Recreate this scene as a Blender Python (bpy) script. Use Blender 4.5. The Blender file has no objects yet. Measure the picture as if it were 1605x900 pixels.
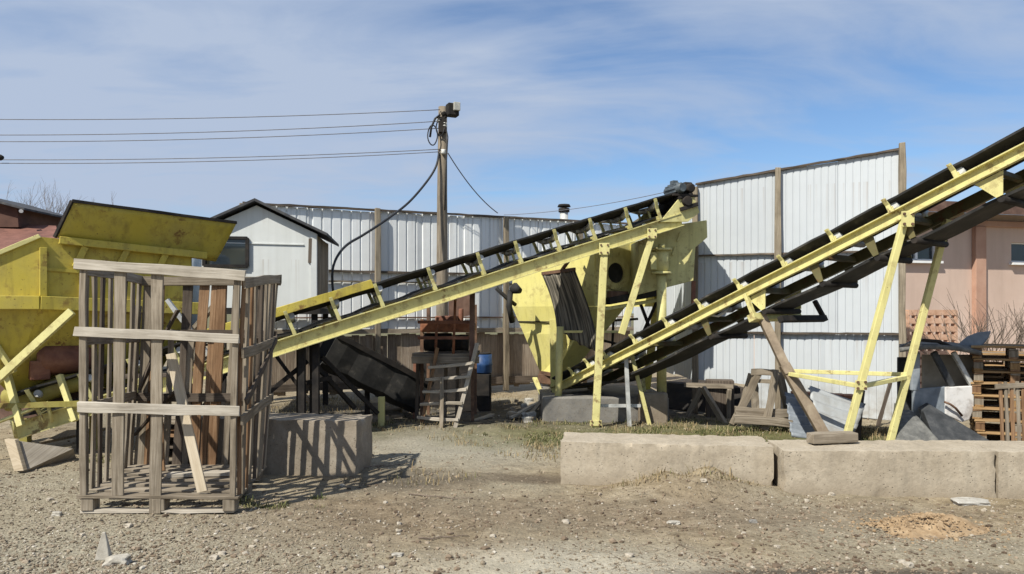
import bpy, math, random
import numpy as np
from mathutils import Vector, Matrix, noise as mnoise

random.seed(11)
rng = np.random.default_rng(5)
SC = bpy.context.scene
COL = SC.collection
F, H, CX, HY = 1159.0, 1.65, 802.5, 490.0     # calibration of the photograph: focal length in px, eye height, horizon


def P(px, py, D):
    """point seen at (px, py) lying D metres in front of the camera"""
    return Vector(((px - CX) * D / F, D, H - (py - HY) * D / F))


def G(px, py, z=0.0):
    """point of the ground seen at (px, py)"""
    D = (H - z) * F / (py - HY)
    return Vector(((px - CX) * D / F, D, z))


def V(*a):
    return Vector(a)


Z = Vector((0, 0, 1))


def ss(a, b, x):
    t = max(0.0, min(1.0, (x - a) / (b - a)))
    return t * t * (3 - 2 * t)


# ------------------------------------------------------------------ ground height
MOUND = V(1.72, 6.78, 0)


def gz(x, y):
    z = 0.045 * mnoise.noise(Vector((x * .22, y * .22, 3.1)))
    z += 0.022 * mnoise.noise(Vector((x * .9, y * .9, 7.7)))
    flat = 1.0
    for (cx, cy, r) in ((-2.95, 6.75, 1.3),):
        d = math.hypot(x - cx, y - cy)
        flat = min(flat, ss(r * .6, r * 1.3, d))
    z = z * (.15 + .85 * flat) - .012
    z += .02 * flat * mnoise.noise(Vector((x * 3.1, y * 3.1, 1.3))) + .010 * mnoise.noise(Vector((x * 8, y * 8, .3))) + .005 * mnoise.noise(Vector((x * 17, y * 17, 4.3)))
    dx, dy = (x - MOUND.x) / .62, (y - MOUND.y - .12) / .34
    z += .175 * math.exp(-(dx * dx + dy * dy)) * (1 + .5 * mnoise.noise(Vector((x * 4, y * 4, 9.))))
    dx, dy = (x - 3.4) / 1.5, (y - 9.5) / .75
    z += .12 * math.exp(-(dx * dx + dy * dy))
    dx, dy = (x + 1.0) / 1.0, (y - 10.6) / .6
    z += .07 * math.exp(-(dx * dx + dy * dy))
    dx, dy = (x + 1.3) / .8, (y - 7.6) / .25
    z += .05 * math.exp(-(dx * dx + dy * dy))
    return z


# ------------------------------------------------------------------ mesh builder
class MB:
    def __init__(self):
        self.v, self.f, self.uv, self.sm, self.mi = [], [], [], [], []
        self.m = 0

    def face(self, idx, uvs=None, smooth=False):
        self.f.append(tuple(idx))
        self.uv.append(uvs if uvs else [(0, 0)] * len(idx))
        self.sm.append(smooth)
        self.mi.append(self.m)

    def strip(self, rings, caps=True, smooth=False, closed=True):
        """loft through rings of equal length (lists of Vector)"""
        ou, ov = random.uniform(0, 50), random.uniform(0, 50)
        b = len(self.v)
        n = len(rings[0])
        if closed and caps:
            # keep the faces turned outwards
            c0 = sum(rings[0], Vector()) / n
            c1 = sum(rings[-1], Vector()) / n
            ar = Vector()
            for k in range(n):
                ar += (rings[0][k] - c0).cross(rings[0][(k + 1) % n] - c0)
            if ar.dot(c1 - c0) < 0:
                rings = [list(r)[::-1] for r in rings]
        for r in rings:
            self.v += [tuple(p) for p in r]
        us = [0.0]
        for i in range(1, len(rings)):
            c0 = sum(rings[i - 1], Vector()) / n
            c1 = sum(rings[i], Vector()) / n
            us.append(us[-1] + (c1 - c0).length)
        per = [0.0]
        for k in range(n):
            per.append(per[-1] + (rings[0][(k + 1) % n] - rings[0][k]).length)
        for i in range(len(rings) - 1):
            for k in range(n if closed else n - 1):
                k2 = (k + 1) % n
                self.face((b + i * n + k, b + i * n + k2, b + (i + 1) * n + k2, b + (i + 1) * n + k),
                          [(us[i] + ou, per[k] + ov), (us[i] + ou, per[k + 1] + ov),
                           (us[i + 1] + ou, per[k + 1] + ov), (us[i + 1] + ou, per[k] + ov)], smooth)
        if caps and closed:
            for i, rev in ((0, True), (len(rings) - 1, False)):
                idx = [b + i * n + k for k in range(n)]
                r = rings[i]
                c = r[0]
                e = (r[1] - r[0]).normalized() if (r[1] - r[0]).length > 0 else Z
                uv = [((p - c).dot(e) * .1 + ou, (p - c).length + ov) for p in r]
                if rev:
                    idx = idx[::-1]
                    uv = uv[::-1]
                self.face(idx, uv)
        return self

    def beam(self, a, b, w, h, up=Z, seg=1, jit=0.0, bow=0.0):
        """bar from a to b; w across, h along 'up'"""
        a, b = Vector(a), Vector(b)
        d = (b - a).normalized()
        s = d.cross(up)
        if s.length < 1e-4:
            s = d.cross(Vector((0, 1, 0)))
        s.normalize()
        t = s.cross(d).normalized()
        rings = []
        bw = random.uniform(-bow, bow)
        bt = random.uniform(-bow, bow)
        for i in range(seg + 1):
            q = i / seg
            c = a.lerp(b, q) + (s * bw + t * bt) * (4 * q * (1 - q))
            r = []
            for (x, y) in ((-1, -1), (1, -1), (1, 1), (-1, 1)):
                r.append(c + s * (x * w / 2 + random.uniform(-jit, jit)) + t * (y * h / 2 + random.uniform(-jit, jit))
                         + d * (random.uniform(-jit, jit) * 1.5 if i in (0, seg) else 0))
            rings.append(r)
        return self.strip(rings)

    def box(self, c, sx, sy, sz, rot=0.0):
        c = Vector(c)
        x = Vector((math.cos(rot), math.sin(rot), 0))
        y = Vector((-math.sin(rot), math.cos(rot), 0))
        r = []
        for z in (-1, 1):
            r.append([c + x * (i * sx / 2) + y * (j * sy / 2) + Z * (z * sz / 2)
                      for (i, j) in ((-1, -1), (1, -1), (1, 1), (-1, 1))])
        return self.strip(r)

    def tube(self, pts, r, n=10, smooth=True, caps=True):
        pts = [Vector(p) for p in pts]
        rs = r if isinstance(r, (list, tuple)) else [r] * len(pts)
        rings = []
        ref = None
        for i, p in enumerate(pts):
            d = (pts[min(i + 1, len(pts) - 1)] - pts[max(i - 1, 0)]).normalized()
            if ref is None:
                ref = d.cross(Z)
                if ref.length < 1e-3:
                    ref = d.cross(Vector((1, 0, 0)))
            s = (ref - d * ref.dot(d)).normalized()
            ref = s
            t = d.cross(s)
            rings.append([p + (s * math.cos(2 * math.pi * k / n) + t * math.sin(2 * math.pi * k / n)) * rs[i]
                          for k in range(n)])
        return self.strip(rings, caps, smooth)

    def prism(self, poly, ext):
        poly = [Vector(p) for p in poly]
        ext = Vector(ext)
        return self.strip([poly, [p + ext for p in poly]])

    def grid(self, fn, nu, nv, smooth=False, su=1.0, sv=1.0):
        """surface fn(u, v) -> Vector with u, v in 0..1"""
        b = len(self.v)
        for i in range(nu + 1):
            for j in range(nv + 1):
                self.v.append(tuple(fn(i / nu, j / nv)))
        for i in range(nu):
            for j in range(nv):
                a = b + i * (nv + 1) + j
                self.face((a, a + nv + 1, a + nv + 2, a + 1),
                          [(i / nu * su, j / nv * sv), ((i + 1) / nu * su, j / nv * sv),
                           ((i + 1) / nu * su, (j + 1) / nv * sv), (i / nu * su, (j + 1) / nv * sv)], smooth)
        return self

    def build(self, name, mat, parent=None, base=None, bevel=0.0, solid=0.0):
        me = bpy.data.meshes.new(name)
        vs = np.array(self.v, dtype=float)
        if parent is not None:
            off = BASE[parent.name]
        elif base is not None:
            off = Vector(base)
        else:
            off = Vector(((vs[:, 0].min() + vs[:, 0].max()) / 2, (vs[:, 1].min() + vs[:, 1].max()) / 2, vs[:, 2].min()))
        vs = vs - np.array(off)
        me.from_pydata(vs.tolist(), [], self.f)
        uvl = me.uv_layers.new(name='UVMap')
        flat = [c for f in self.uv for p in f for c in p]
        uvl.data.foreach_set('uv', flat)
        me.polygons.foreach_set('use_smooth', self.sm)
        for m in (mat if isinstance(mat, (list, tuple)) else [mat]):
            me.materials.append(m)
        me.polygons.foreach_set('material_index', self.mi)
        me.update()
        o = bpy.data.objects.new(name, me)
        COL.objects.link(o)
        BASE[o.name] = Vector(off)
        if parent is not None:
            o.parent = parent
        else:
            o.location = off
        if bevel:
            bv = o.modifiers.new('bevel', 'BEVEL')
            bv.width = bevel
            bv.segments = 2
            bv.limit_method = 'ANGLE'
            bv.angle_limit = math.radians(40)
            bv.use_clamp_overlap = True
        if solid:
            sd = o.modifiers.new('solid', 'SOLIDIFY')
            sd.thickness = solid
            sd.offset = 0
        return o


BASE = {}


def tag(o, label=None, cat=None, group=None, kind=None):
    if label:
        o['label'] = label
    if cat:
        o['category'] = cat
    if group:
        o['group'] = group
    if kind:
        o['kind'] = kind
    return o


def thing(name, loc, label, cat, group=None):
    o = bpy.data.objects.new(name, None)
    o.empty_display_size = .2
    COL.objects.link(o)
    o.location = loc
    BASE[o.name] = Vector(loc)
    return tag(o, label, cat, group)


def copy_thing(src, loc, rotz=0.0, scale=None, label=None, group=None):
    def cp(o, parent):
        c = o.copy()
        COL.objects.link(c)
        if parent is not None:
            c.parent = parent
        for ch in [x for x in o.children]:
            cp(ch, c)
        return c
    kids = list(src.children)
    r = src.copy()
    COL.objects.link(r)
    for k in kids:
        cp(k, r)
    r.location = loc
    r.rotation_euler = (0, 0, rotz)
    if scale:
        r.scale = scale
    if label:
        r['label'] = label
    if group:
        r['group'] = group
    return r


# ------------------------------------------------------------------ node helpers
class NT:
    def __init__(self, name):
        self.mat = bpy.data.materials.new(name)
        self.mat.use_nodes = True
        self.t = self.mat.node_tree
        self.t.nodes.clear()
        self.out = self.n('ShaderNodeOutputMaterial')
        self.b = self.n('ShaderNodeBsdfPrincipled')
        self.t.links.new(self.b.outputs[0], self.out.inputs[0])
        tc = self.n('ShaderNodeTexCoord')
        self.obj, self.uv = tc.outputs['Object'], tc.outputs['UV']

    def n(self, typ, **kw):
        x = self.t.nodes.new(typ)
        for k, v in kw.items():
            setattr(x, k, v)
        return x

    def set(self, sock, val):
        if isinstance(val, bpy.types.NodeSocket):
            self.t.links.new(val, sock)
        elif isinstance(val, (tuple, list)) and len(val) == 3 and sock.type == 'RGBA':
            sock.default_value = (*val, 1)
        else:
            sock.default_value = val

    def map(self, vec, scale=(1, 1, 1), rot=(0, 0, 0), loc=(0, 0, 0)):
        m = self.n('ShaderNodeMapping')
        self.set(m.inputs[0], vec)
        m.inputs[1].default_value = loc
        m.inputs[2].default_value = rot
        m.inputs[3].default_value = scale
        return m.outputs[0]

    def noise(self, vec, scale=5, detail=4, rough=.55, dist=0.0):
        m = self.n('ShaderNodeTexNoise')
        self.set(m.inputs['Vector'], vec)
        m.inputs['Scale'].default_value = scale
        m.inputs['Detail'].default_value = detail
        m.inputs['Roughness'].default_value = rough
        m.inputs['Distortion'].default_value = dist
        return m.outputs[0]

    def voro(self, vec, scale=5, feature='F1', out=0):
        m = self.n('ShaderNodeTexVoronoi', feature=feature)
        self.set(m.inputs['Vector'], vec)
        m.inputs['Scale'].default_value = scale
        return m.outputs[out]

    def ramp(self, fac, *stops):
        m = self.n('ShaderNodeValToRGB')
        self.set(m.inputs[0], fac)
        e = m.color_ramp.elements
        while len(e) < len(stops):
            e.new(.5)
        for el, (p, c) in zip(e, stops):
            el.position = p
            el.color = (c, c, c, 1) if isinstance(c, (int, float)) else (*c, 1)
        return m.outputs[0]

    def mix(self, fac, a, b, blend='MIX'):
        m = self.n('ShaderNodeMix', data_type='RGBA', blend_type=blend)
        self.set(m.inputs[0], fac)
        self.set(m.inputs[6], a)
        self.set(m.inputs[7], b)
        return m.outputs[2]

    def math(self, op, a, b=0.0, c=0.0, clamp=False):
        m = self.n('ShaderNodeMath', operation=op, use_clamp=clamp)
        self.set(m.inputs[0], a)
        self.set(m.inputs[1], b)
        self.set(m.inputs[2], c)
        return m.outputs[0]

    def bump(self, h, strength=.4, dist=.01):
        m = self.n('ShaderNodeBump')
        m.inputs['Strength'].default_value = strength
        m.inputs['Distance'].default_value = dist
        self.set(m.inputs['Height'], h)
        self.set(self.b.inputs['Normal'], m.outputs[0])

    def done(self, col, rough=.8, metal=0.0, spec=.3):
        self.set(self.b.inputs['Base Color'], col)
        self.set(self.b.inputs['Roughness'], rough)
        self.set(self.b.inputs['Metallic'], metal)
        self.b.inputs['Specular IOR Level'].default_value = spec
        return self.mat


def sepz(t, vec, i):
    m = t.n('ShaderNodeSeparateXYZ')
    t.set(m.inputs[0], vec)
    return m.outputs[i]


# ------------------------------------------------------------------ materials
def m_wood(name, dark, mid, light, seed=0.0, stain=.5):
    t = NT(name)
    g = t.noise(t.map(t.uv, (1.3, 30, 1), loc=(seed, 0, 0)), 1.6, 6, .65, .8)
    plank = t.noise(t.map(t.uv, (.11, .11, 1), loc=(seed, 3, 0)), 1.3, 1, .4)
    c = t.ramp(g, (.25, dark), (.5, mid), (.75, light))
    c = t.mix(t.ramp(plank, (.35, 0), (.65, .75)), c, t.mix(.5, c, mid, 'MULTIPLY'))
    st = t.ramp(t.noise(t.obj, 2.3, 5, .6), (.48, 0), (.7, stain))
    c = t.mix(st, c, (dark[0] * .6, dark[1] * .58, dark[2] * .55))
    t.bump(g, .5, .006)
    return t.done(c, .88, 0, .15)


W_GREY = m_wood('weathered_grey_wood', (.115, .092, .066), (.275, .23, .175), (.42, .365, .295))
W_LIGHT = m_wood('bleached_and_sunlit_wood', (.24, .205, .165), (.43, .385, .32), (.57, .52, .45), 4, .4)  # bleached wood; on ladder rungs and right stile it stands in for sunlight
W_BROWN = m_wood('brown_wood', (.11, .06, .034), (.25, .15, .083), (.37, .25, .155), 8)
W_DARK = m_wood('dark_old_wood', (.05, .04, .032), (.12, .095, .075), (.21, .17, .135), 12)
W_FENCE = m_wood('fence_post_wood', (.13, .105, .075), (.27, .225, .165), (.40, .34, .26), 16)
W_PALE = m_wood('fresh_pale_wood', (.36, .29, .20), (.50, .42, .31), (.60, .52, .41), 20, .15)
W_RUSTBROWN = m_wood('tan_split_wood', (.16, .09, .04), (.36, .23, .11), (.52, .37, .22), 24, .4)


def m_yellow(name, base, rust=.5, dirt=.6, pale=.3):
    t = NT(name)
    n1 = t.noise(t.obj, 1.6, 6, .62)
    n2 = t.noise(t.obj, 9, 6, .7)
    st = t.noise(t.map(t.obj, (7, 7, .7)), 1.5, 5, .65)
    c = t.mix(t.ramp(n1, (.35, 0), (.7, pale)), base, (.70, .645, .33))
    c = t.mix(t.ramp(st, (.5, 0), (.75, dirt)), c, (.17, .125, .035))
    c = t.mix(t.ramp(t.noise(t.obj, 3.3, 5, .6), (.45, 0), (.75, dirt * .6)), c, (.22, .18, .08))
    r = t.math('MULTIPLY', t.ramp(n2, (.52, 0), (.60, 1)), t.ramp(n1, (.44, 0), (.60, 1)))
    r = t.math('MULTIPLY', r, rust)
    c = t.mix(r, c, (.14, .055, .022))
    sp = t.ramp(t.noise(t.obj, 38, 3, .6), (.66, 0), (.72, rust))
    c = t.mix(sp, c, (.10, .05, .025))
    t.bump(t.noise(t.obj, 14, 4, .6), .25, .006)
    return t.done(c, t.ramp(n2, (.3, .5), (.7, .75)), 0, .35)


Y_PALE = m_yellow('pale_yellow_paint', (.60, .545, .225), .7, .4, .4)
Y_DEEP = m_yellow('bright_yellow_paint', (.63, .565, .185), .4, .25, .35)
Y_OLIVE = m_yellow('dirty_mustard_paint', (.46, .365, .05), .9, .6, .12)
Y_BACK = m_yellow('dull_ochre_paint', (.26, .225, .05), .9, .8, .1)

Y_GRIME_SHADE = m_yellow('grimy_shaded_olive_paint', (.10, .088, .035), .9, .8, .05)  # grimy yellow paint, darkened to put the far side's shade into its colour


def m_rubber():
    t = NT('black_rubber')
    n = t.noise(t.obj, 4, 6, .65)
    c = t.ramp(n, (.35, (.012, .012, .012)), (.58, (.03, .028, .026)), (.8, (.12, .108, .09)))
    t.bump(t.noise(t.obj, 30, 4, .6), .3, .004)
    return t.done(c, .75, 0, .3)


def m_plain(name, cols, scale=6, rough=.7, metal=0.0, bumpd=.004, spec=.35, streak=False):
    t = NT(name)
    vec = t.map(t.obj, (4, 4, .5)) if streak else t.obj
    n = t.noise(vec, scale, 6, .65, .3)
    k = len(cols)
    c = t.ramp(n, *[(.3 + .42 * i / max(1, k - 1), cc) for i, cc in enumerate(cols)])
    t.bump(t.noise(t.obj, scale * 6, 4, .6), .35, bumpd)
    return t.done(c, rough, metal, spec)


RUBBER = m_rubber()
RUST = m_plain('rusted_steel', [(.06, .035, .024), (.13, .072, .045), (.22, .13, .08)], 7)
RUST_RED = m_plain('red_brown_rust', [(.09, .04, .028), (.19, .08, .05), (.28, .14, .085)], 5)
ORANGE = m_plain('faded_orange_paint', [(.10, .05, .03), (.26, .10, .05), (.36, .18, .10)], 6)
DARKST = m_plain('dark_steel', [(.014, .013, .013), (.027, .024, .022), (.05, .04, .033)], 6, .85, 0, .004, .15)
GREYST = m_plain('grey_machine_paint', [(.03, .036, .04), (.07, .085, .095), (.14, .155, .16)], 8, .5)
LIGHTST = m_plain('pale_galvanised_steel', [(.28, .28, .27), (.5, .5, .48), (.64, .63, .6)], 6, .5, .2)
BROWNPL = m_plain('brown_plate', [(.06, .035, .028), (.13, .075, .055), (.2, .13, .1)], 4)
WIRE = m_plain('cable_black', [(.012, .012, .014), (.03, .03, .032)], 6, .6)
WIRE_GREY = m_plain('cable_grey', [(.10, .10, .115), (.18, .18, .20)], 6, .6)
CERAMIC = m_plain('white_ceramic', [(.55, .54, .5), (.75, .74, .7)], 8, .3)
LENS = m_plain('lamp_lens', [(.3, .29, .25), (.55, .53, .47)], 8, .2)
BLUEPL = m_plain('blue_plastic', [(.01, .03, .09), (.02, .06, .17), (.05, .1, .22)], 5, .5)
CURTAIN = None
BRICK = m_plain('red_brick', [(.2, .085, .05), (.34, .16, .10), (.45, .27, .2)], 8, .9, 0, .006)
PEACH = m_plain('peach_clay', [(.42, .24, .15), (.55, .34, .23), (.62, .42, .30)], 8, .9, 0, .006)
SLATE = m_plain('grey_slab', [(.06, .06, .058), (.12, .118, .11), (.2, .195, .18)], 9, .9, 0, .01)
BLACKSLAB = m_plain('blackened_slab', [(.02, .022, .024), (.045, .047, .05), (.09, .09, .09)], 7, .8, 0, .008)
ROOFDARK = m_plain('dark_roofing', [(.025, .025, .028), (.05, .05, .055), (.09, .088, .085)], 5, .8)
ROOFRED = m_plain('rust_red_roofing', [(.10, .045, .035), (.17, .075, .055), (.23, .11, .085)], 3, .8)
BROWNWALL = m_plain('brown_wall', [(.06, .03, .022), (.11, .055, .04)], 3, .9)
FRAMEWHITE = m_plain('white_window_frame', [(.7, .7, .69), (.8, .8, .79)], 5, .45)
CARGREY = m_plain('faded_grey_car_paint', [(.10, .115, .13), (.2, .225, .25), (.30, .32, .34)], 4, .55)
BLUEGREY = m_plain('blue_grey_sheet', [(.13, .145, .165), (.20, .22, .245), (.29, .31, .33)], 4, .5)
TWIG = m_plain('twig_bark', [(.09, .065, .05), (.17, .13, .10), (.25, .2, .16)], 10, .9)
STRAW = m_plain('dry_straw', [(.24, .17, .09), (.38, .29, .16), (.5, .41, .26)], 3, .9)


def m_glass():
    t = NT('dark_window_glass')
    n = t.noise(t.obj, 1.5, 3, .5)
    c = t.ramp(n, (.3, (.012, .016, .02)), (.7, (.035, .045, .052)))
    return t.done(c, .06, 0, .6)


GLASS = m_glass()


def m_sheet(name, base, dirt=.5):
    t = NT(name)
    st = t.noise(t.map(t.obj, (9, 9, .45)), 1.2, 5, .6)
    n = t.noise(t.obj, .8, 5, .6)
    c = t.mix(t.ramp(st, (.42, 0), (.8, dirt)), base, (base[0] * .55, base[1] * .54, base[2] * .5))
    c = t.mix(t.ramp(n, (.45, 0), (.75, .22)), c, (base[0] * .75, base[1] * .76, base[2] * .76))
    r = t.ramp(t.noise(t.obj, 7, 6, .7), (.72, 0), (.8, .6))
    c = t.mix(r, c, (.24, .16, .10))
    # rust and dirt washed down from the rails, splashes along the foot
    z = sepz(t, t.obj, 2)
    run = t.ramp(t.noise(t.map(t.obj, (16, 16, .15)), 1.1, 4, .6), (.56, 0), (.68, 1))
    for zr, ln in ((3.66, .8), (2.47, .6), (1.3, .45)):
        d = t.math('SUBTRACT', zr, z)
        w = t.math('MULTIPLY', t.math('GREATER_THAN', d, 0.0), t.math('SUBTRACT', 1.0, t.math('DIVIDE', d, ln), clamp=True))
        c = t.mix(t.math('MULTIPLY', t.math('MULTIPLY', w, run), .35), c, (.27, .185, .115))
    foot = t.math('MULTIPLY', t.math('SUBTRACT', 1.0, t.math('DIVIDE', z, .8), clamp=True), t.ramp(t.noise(t.obj, 4, 5, .65), (.4, 0), (.62, .6)))
    c = t.mix(foot, c, (.25, .205, .15))
    oi = t.n('ShaderNodeObjectInfo').outputs['Random']
    c = t.mix(1.0, c, t.ramp(oi, (0, .86), (1, 1.0)), 'MULTIPLY')
    t.bump(t.noise(t.obj, 1.8, 3, .5), .35, .03)
    return t.done(c, .5, 0, .4)


SHEET = m_sheet('white_profiled_sheet', (.73, .74, .735), .08)
SHEET2 = m_sheet('pale_grey_profiled_sheet', (.54, .565, .585), .06)
ROOFSHEET = m_sheet('grey_roofing_sheet', (.40, .415, .42), .5)
SHEDWHITE = m_sheet('white_painted_board', (.64, .65, .63), .25)


def m_concrete(name, cols, seed=0.0, splash=0.0):
    t = NT(name)
    v = t.map(t.obj, (1, 1, 1), loc=(seed, seed * 1.7, 0))
    n1 = t.noise(v, 2.6, 8, .7)
    n2 = t.noise(v, 26, 6, .75)
    c = t.ramp(n1, (.3, cols[0]), (.52, cols[1]), (.74, cols[2]))
    c = t.mix(t.ramp(n2, (.3, .75), (.55, 0)), c, t.mix(.6, c, (.2, .17, .13)))
    pit = t.ramp(t.voro(v, 30), (.0, 1), (.10, 1), (.20, 0))
    pit = t.math('MULTIPLY', pit, t.ramp(t.noise(v, 5, 3), (.42, 0), (.56, 1)))
    c = t.mix(t.math('MULTIPLY', pit, .75), c, (.10, .085, .065))
    streak = t.noise(t.map(v, (6, 6, .6)), 1.3, 5, .6)
    c = t.mix(t.ramp(streak, (.52, 0), (.78, .5)), c, (.19, .165, .13))
    z = sepz(t, t.obj, 2)
    foot = t.math('SUBTRACT', 1.0, t.math('DIVIDE', t.math('SUBTRACT', z, .22), t.math('ADD', .03, t.math('MULTIPLY', n1, .3))), clamp=True)
    c = t.mix(t.math('MULTIPLY', foot, splash), c, (.20, .155, .105))
    spots = t.ramp(t.noise(v, 7, 6, .7), (.62, 0), (.70, .4))
    c = t.mix(spots, c, (.15, .13, .10))
    h = t.math('SUBTRACT', n2, pit)
    t.bump(h, .5, .012)
    return t.done(c, .92, 0, .2)


CONC = m_concrete('pale_block_concrete', ((.30, .25, .185), (.40, .34, .26), (.48, .42, .33)), 0, .5)  # pale tan concrete of the right-hand blocks and some rubble
CONC_G = m_concrete('grey_block_concrete', ((.165, .135, .10), (.275, .23, .18), (.41, .36, .29)), 5, .5)
CONC_D = m_concrete('dark_plinth_concrete', ((.11, .105, .10), (.19, .18, .165), (.27, .255, .23)), 9)
CONC_W = m_concrete('pale_concrete_scrap', ((.32, .30, .27), (.43, .41, .37), (.52, .5, .46)), 13)


def m_stucco():
    t = NT('pink_stucco')
    n = t.noise(t.obj, .7, 5, .6)
    c = t.ramp(n, (.3, (.50, .37, .30)), (.7, (.59, .455, .38)))
    st = t.noise(t.map(t.obj, (3, 3, .35)), 1.2, 4, .6)
    c = t.mix(t.ramp(st, (.5, 0), (.8, .35)), c, (.35, .26, .21))
    t.bump(t.noise(t.obj, 60, 3, .6), .3, .004)
    return t.done(c, .95, 0, .15)


STUCCO = m_stucco()
STUCCO_D = m_plain('terracotta_pilaster', [(.36, .20, .14), (.42, .25, .18), (.48, .30, .22)], 2, .9)


def m_ground():
    t = NT('dirt_and_gravel')
    pos = t.obj
    wob = t.noise(pos, 1.1, 5, .6)

    def blob(cx, cy, rx, ry, soft=.55, amp=1.1):
        m = t.map(pos, (1 / rx, 1 / ry, 0), loc=(-cx / rx, -cy / ry, 0))
        ln = t.n('ShaderNodeVectorMath', operation='LENGTH')
        t.set(ln.inputs[0], m)
        d = t.math('ADD', ln.outputs['Value'], t.math('MULTIPLY', t.math('SUBTRACT', wob, .5), amp))
        return t.math('SUBTRACT', 1.0, t.math('SMOOTHSTEP', d, 1 - soft, 1 + soft) if False else
                      t.math('MULTIPLY', t.math('SUBTRACT', d, 1 - soft), 1 / (2 * soft), clamp=True), clamp=True)
    n_big = t.noise(pos, .55, 5, .6)
    n_mid = t.noise(t.map(pos, (1, 1.5, 1)), 4.2, 8, .72, .6)
    n_fine = t.noise(pos, 34, 5, .7)
    dirt = t.ramp(n_mid, (.28, (.115, .088, .056)), (.5, (.27, .215, .14)), (.74, (.42, .352, .25)))
    gravel = t.ramp(t.noise(pos, 46, 4, .75), (.28, (.105, .093, .066)), (.5, (.285, .252, .186)), (.72, (.46, .418, .325)))
    pale = t.ramp(n_mid, (.3, (.36, .325, .25)), (.7, (.46, .42, .34)))
    dark = t.ramp(n_mid, (.3, (.055, .05, .044)), (.7, (.12, .108, .09)))
    c = t.mix(t.ramp(n_big, (.42, 0), (.62, .7)), dirt, gravel)
    # left foreground: loose grey gravel
    gl = blob(-3.1, 5.0, 1.75, 1.15)
    c = t.mix(gl, c, gravel)
    gl2 = blob(-4.4, 7.2, 1.5, 1.0)
    c = t.mix(t.math('MULTIPLY', gl2, .8), c, gravel)
    # compacted pale patch at the bottom of the yard
    c = t.mix(t.math('MULTIPLY', blob(.45, 4.6, 1.0, .62), .85), c, pale)
    c = t.mix(t.math('MULTIPLY', blob(3.7, 5.1, 1.3, .45), .5), c, gravel)
    # gravel track between the blocks and under the belt
    c = t.mix(t.math('MULTIPLY', blob(-.75, 9.2, 1.5, 1.25), .95), c, t.mix(.5, gravel, (.30, .28, .235)))
    # darker ground beneath the machinery, dark patches and a damp strip in front
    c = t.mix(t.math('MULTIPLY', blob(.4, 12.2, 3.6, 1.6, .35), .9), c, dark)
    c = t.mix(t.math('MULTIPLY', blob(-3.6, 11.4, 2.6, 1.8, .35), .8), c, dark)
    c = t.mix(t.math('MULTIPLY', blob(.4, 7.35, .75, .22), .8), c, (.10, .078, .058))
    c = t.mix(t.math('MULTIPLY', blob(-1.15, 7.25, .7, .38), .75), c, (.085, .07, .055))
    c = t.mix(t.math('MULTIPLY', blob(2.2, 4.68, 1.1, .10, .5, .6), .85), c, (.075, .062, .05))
    c = t.mix(t.math('MULTIPLY', blob(-.9, 6.1, 1.5, .7, .6), .55), c, t.ramp(n_mid, (.3, (.075, .052, .034)), (.7, (.21, .152, .10))))
    c = t.mix(t.math('MULTIPLY', blob(1.9, 6.1, 1.6, .5, .6), .5), c, t.ramp(n_mid, (.3, (.085, .062, .042)), (.7, (.25, .19, .135))))
    # turf
    turf = t.ramp(n_mid, (.3, (.07, .075, .025)), (.7, (.15, .145, .06)))
    c = t.mix(t.math('MULTIPLY', blob(1.1, 9.9, 1.7, .95, .5), .8), c, turf)
    c = t.mix(t.math('MULTIPLY', blob(3.7, 9.6, 1.9, 1.1, .45), .9), c, turf)
    c = t.mix(t.math('MULTIPLY', blob(-2.6, 10.2, 1.1, .6, .5), .5), c, turf)
    c = t.mix(t.ramp(n_fine, (.28, .55), (.5, 0)), c, t.mix(.65, c, (.07, .055, .04)))
    c = t.mix(t.ramp(n_fine, (.6, 0), (.78, .45)), c, (.50, .435, .335))
    # beyond the yard
    far = blob(0, 8, 40, 40, .2, .1)
    c = t.mix(far, (.14, .13, .075), c)
    h = t.math('ADD', t.math('MULTIPLY', n_fine, .6), t.math('MULTIPLY', t.noise(pos, 11, 5, .7), 1.0))
    t.bump(h, .9, .03)
    return t.done(c, .97, 0, .1)


GROUND = m_ground()


def m_stone(name, seed):
    t = NT(name)
    isl = t.n('ShaderNodeNewGeometry').outputs['Random Per Island']
    c = t.ramp(isl, (0, (.12, .092, .062)), (.35, (.235, .19, .135)), (.75, (.33, .28, .21)), (.95, (.41, .36, .29)), (1, (.52, .48, .41)))
    c = t.mix(t.ramp(t.noise(t.obj, 30, 4, .6), (.35, .5), (.6, 0)), c, (.16, .13, .1))
    return t.done(c, .95, 0, .15)


STONE = m_stone('gravel_stone', 0)
PALE_STONE = m_plain('pale_stone', [(.26, .235, .195), (.37, .34, .29), (.48, .45, .39)], 9, .95, 0, .006)
SAND = m_plain('orange_sand', [(.20, .13, .07), (.31, .215, .125), (.40, .30, .19)], 14, .97, 0, .01)


def m_grass(name, cols):
    t = NT(name)
    isl = t.n('ShaderNodeNewGeometry').outputs['Random Per Island']
    k = len(cols)
    c = t.ramp(isl, *[(i / (k - 1), cc) for i, cc in enumerate(cols)])
    return t.done(c, .8, 0, .2)


GRASS = m_grass('spring_grass', [(.06, .075, .025), (.10, .11, .04), (.17, .155, .065), (.30, .25, .14)])
DRYGRASS = m_grass('dry_grass', [(.16, .11, .055), (.28, .21, .11), (.38, .30, .18), (.12, .12, .05)])
LITTER = m_grass('dead_stalks', [(.09, .06, .04), (.17, .12, .08), (.30, .24, .17), (.42, .36, .28)])


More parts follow.
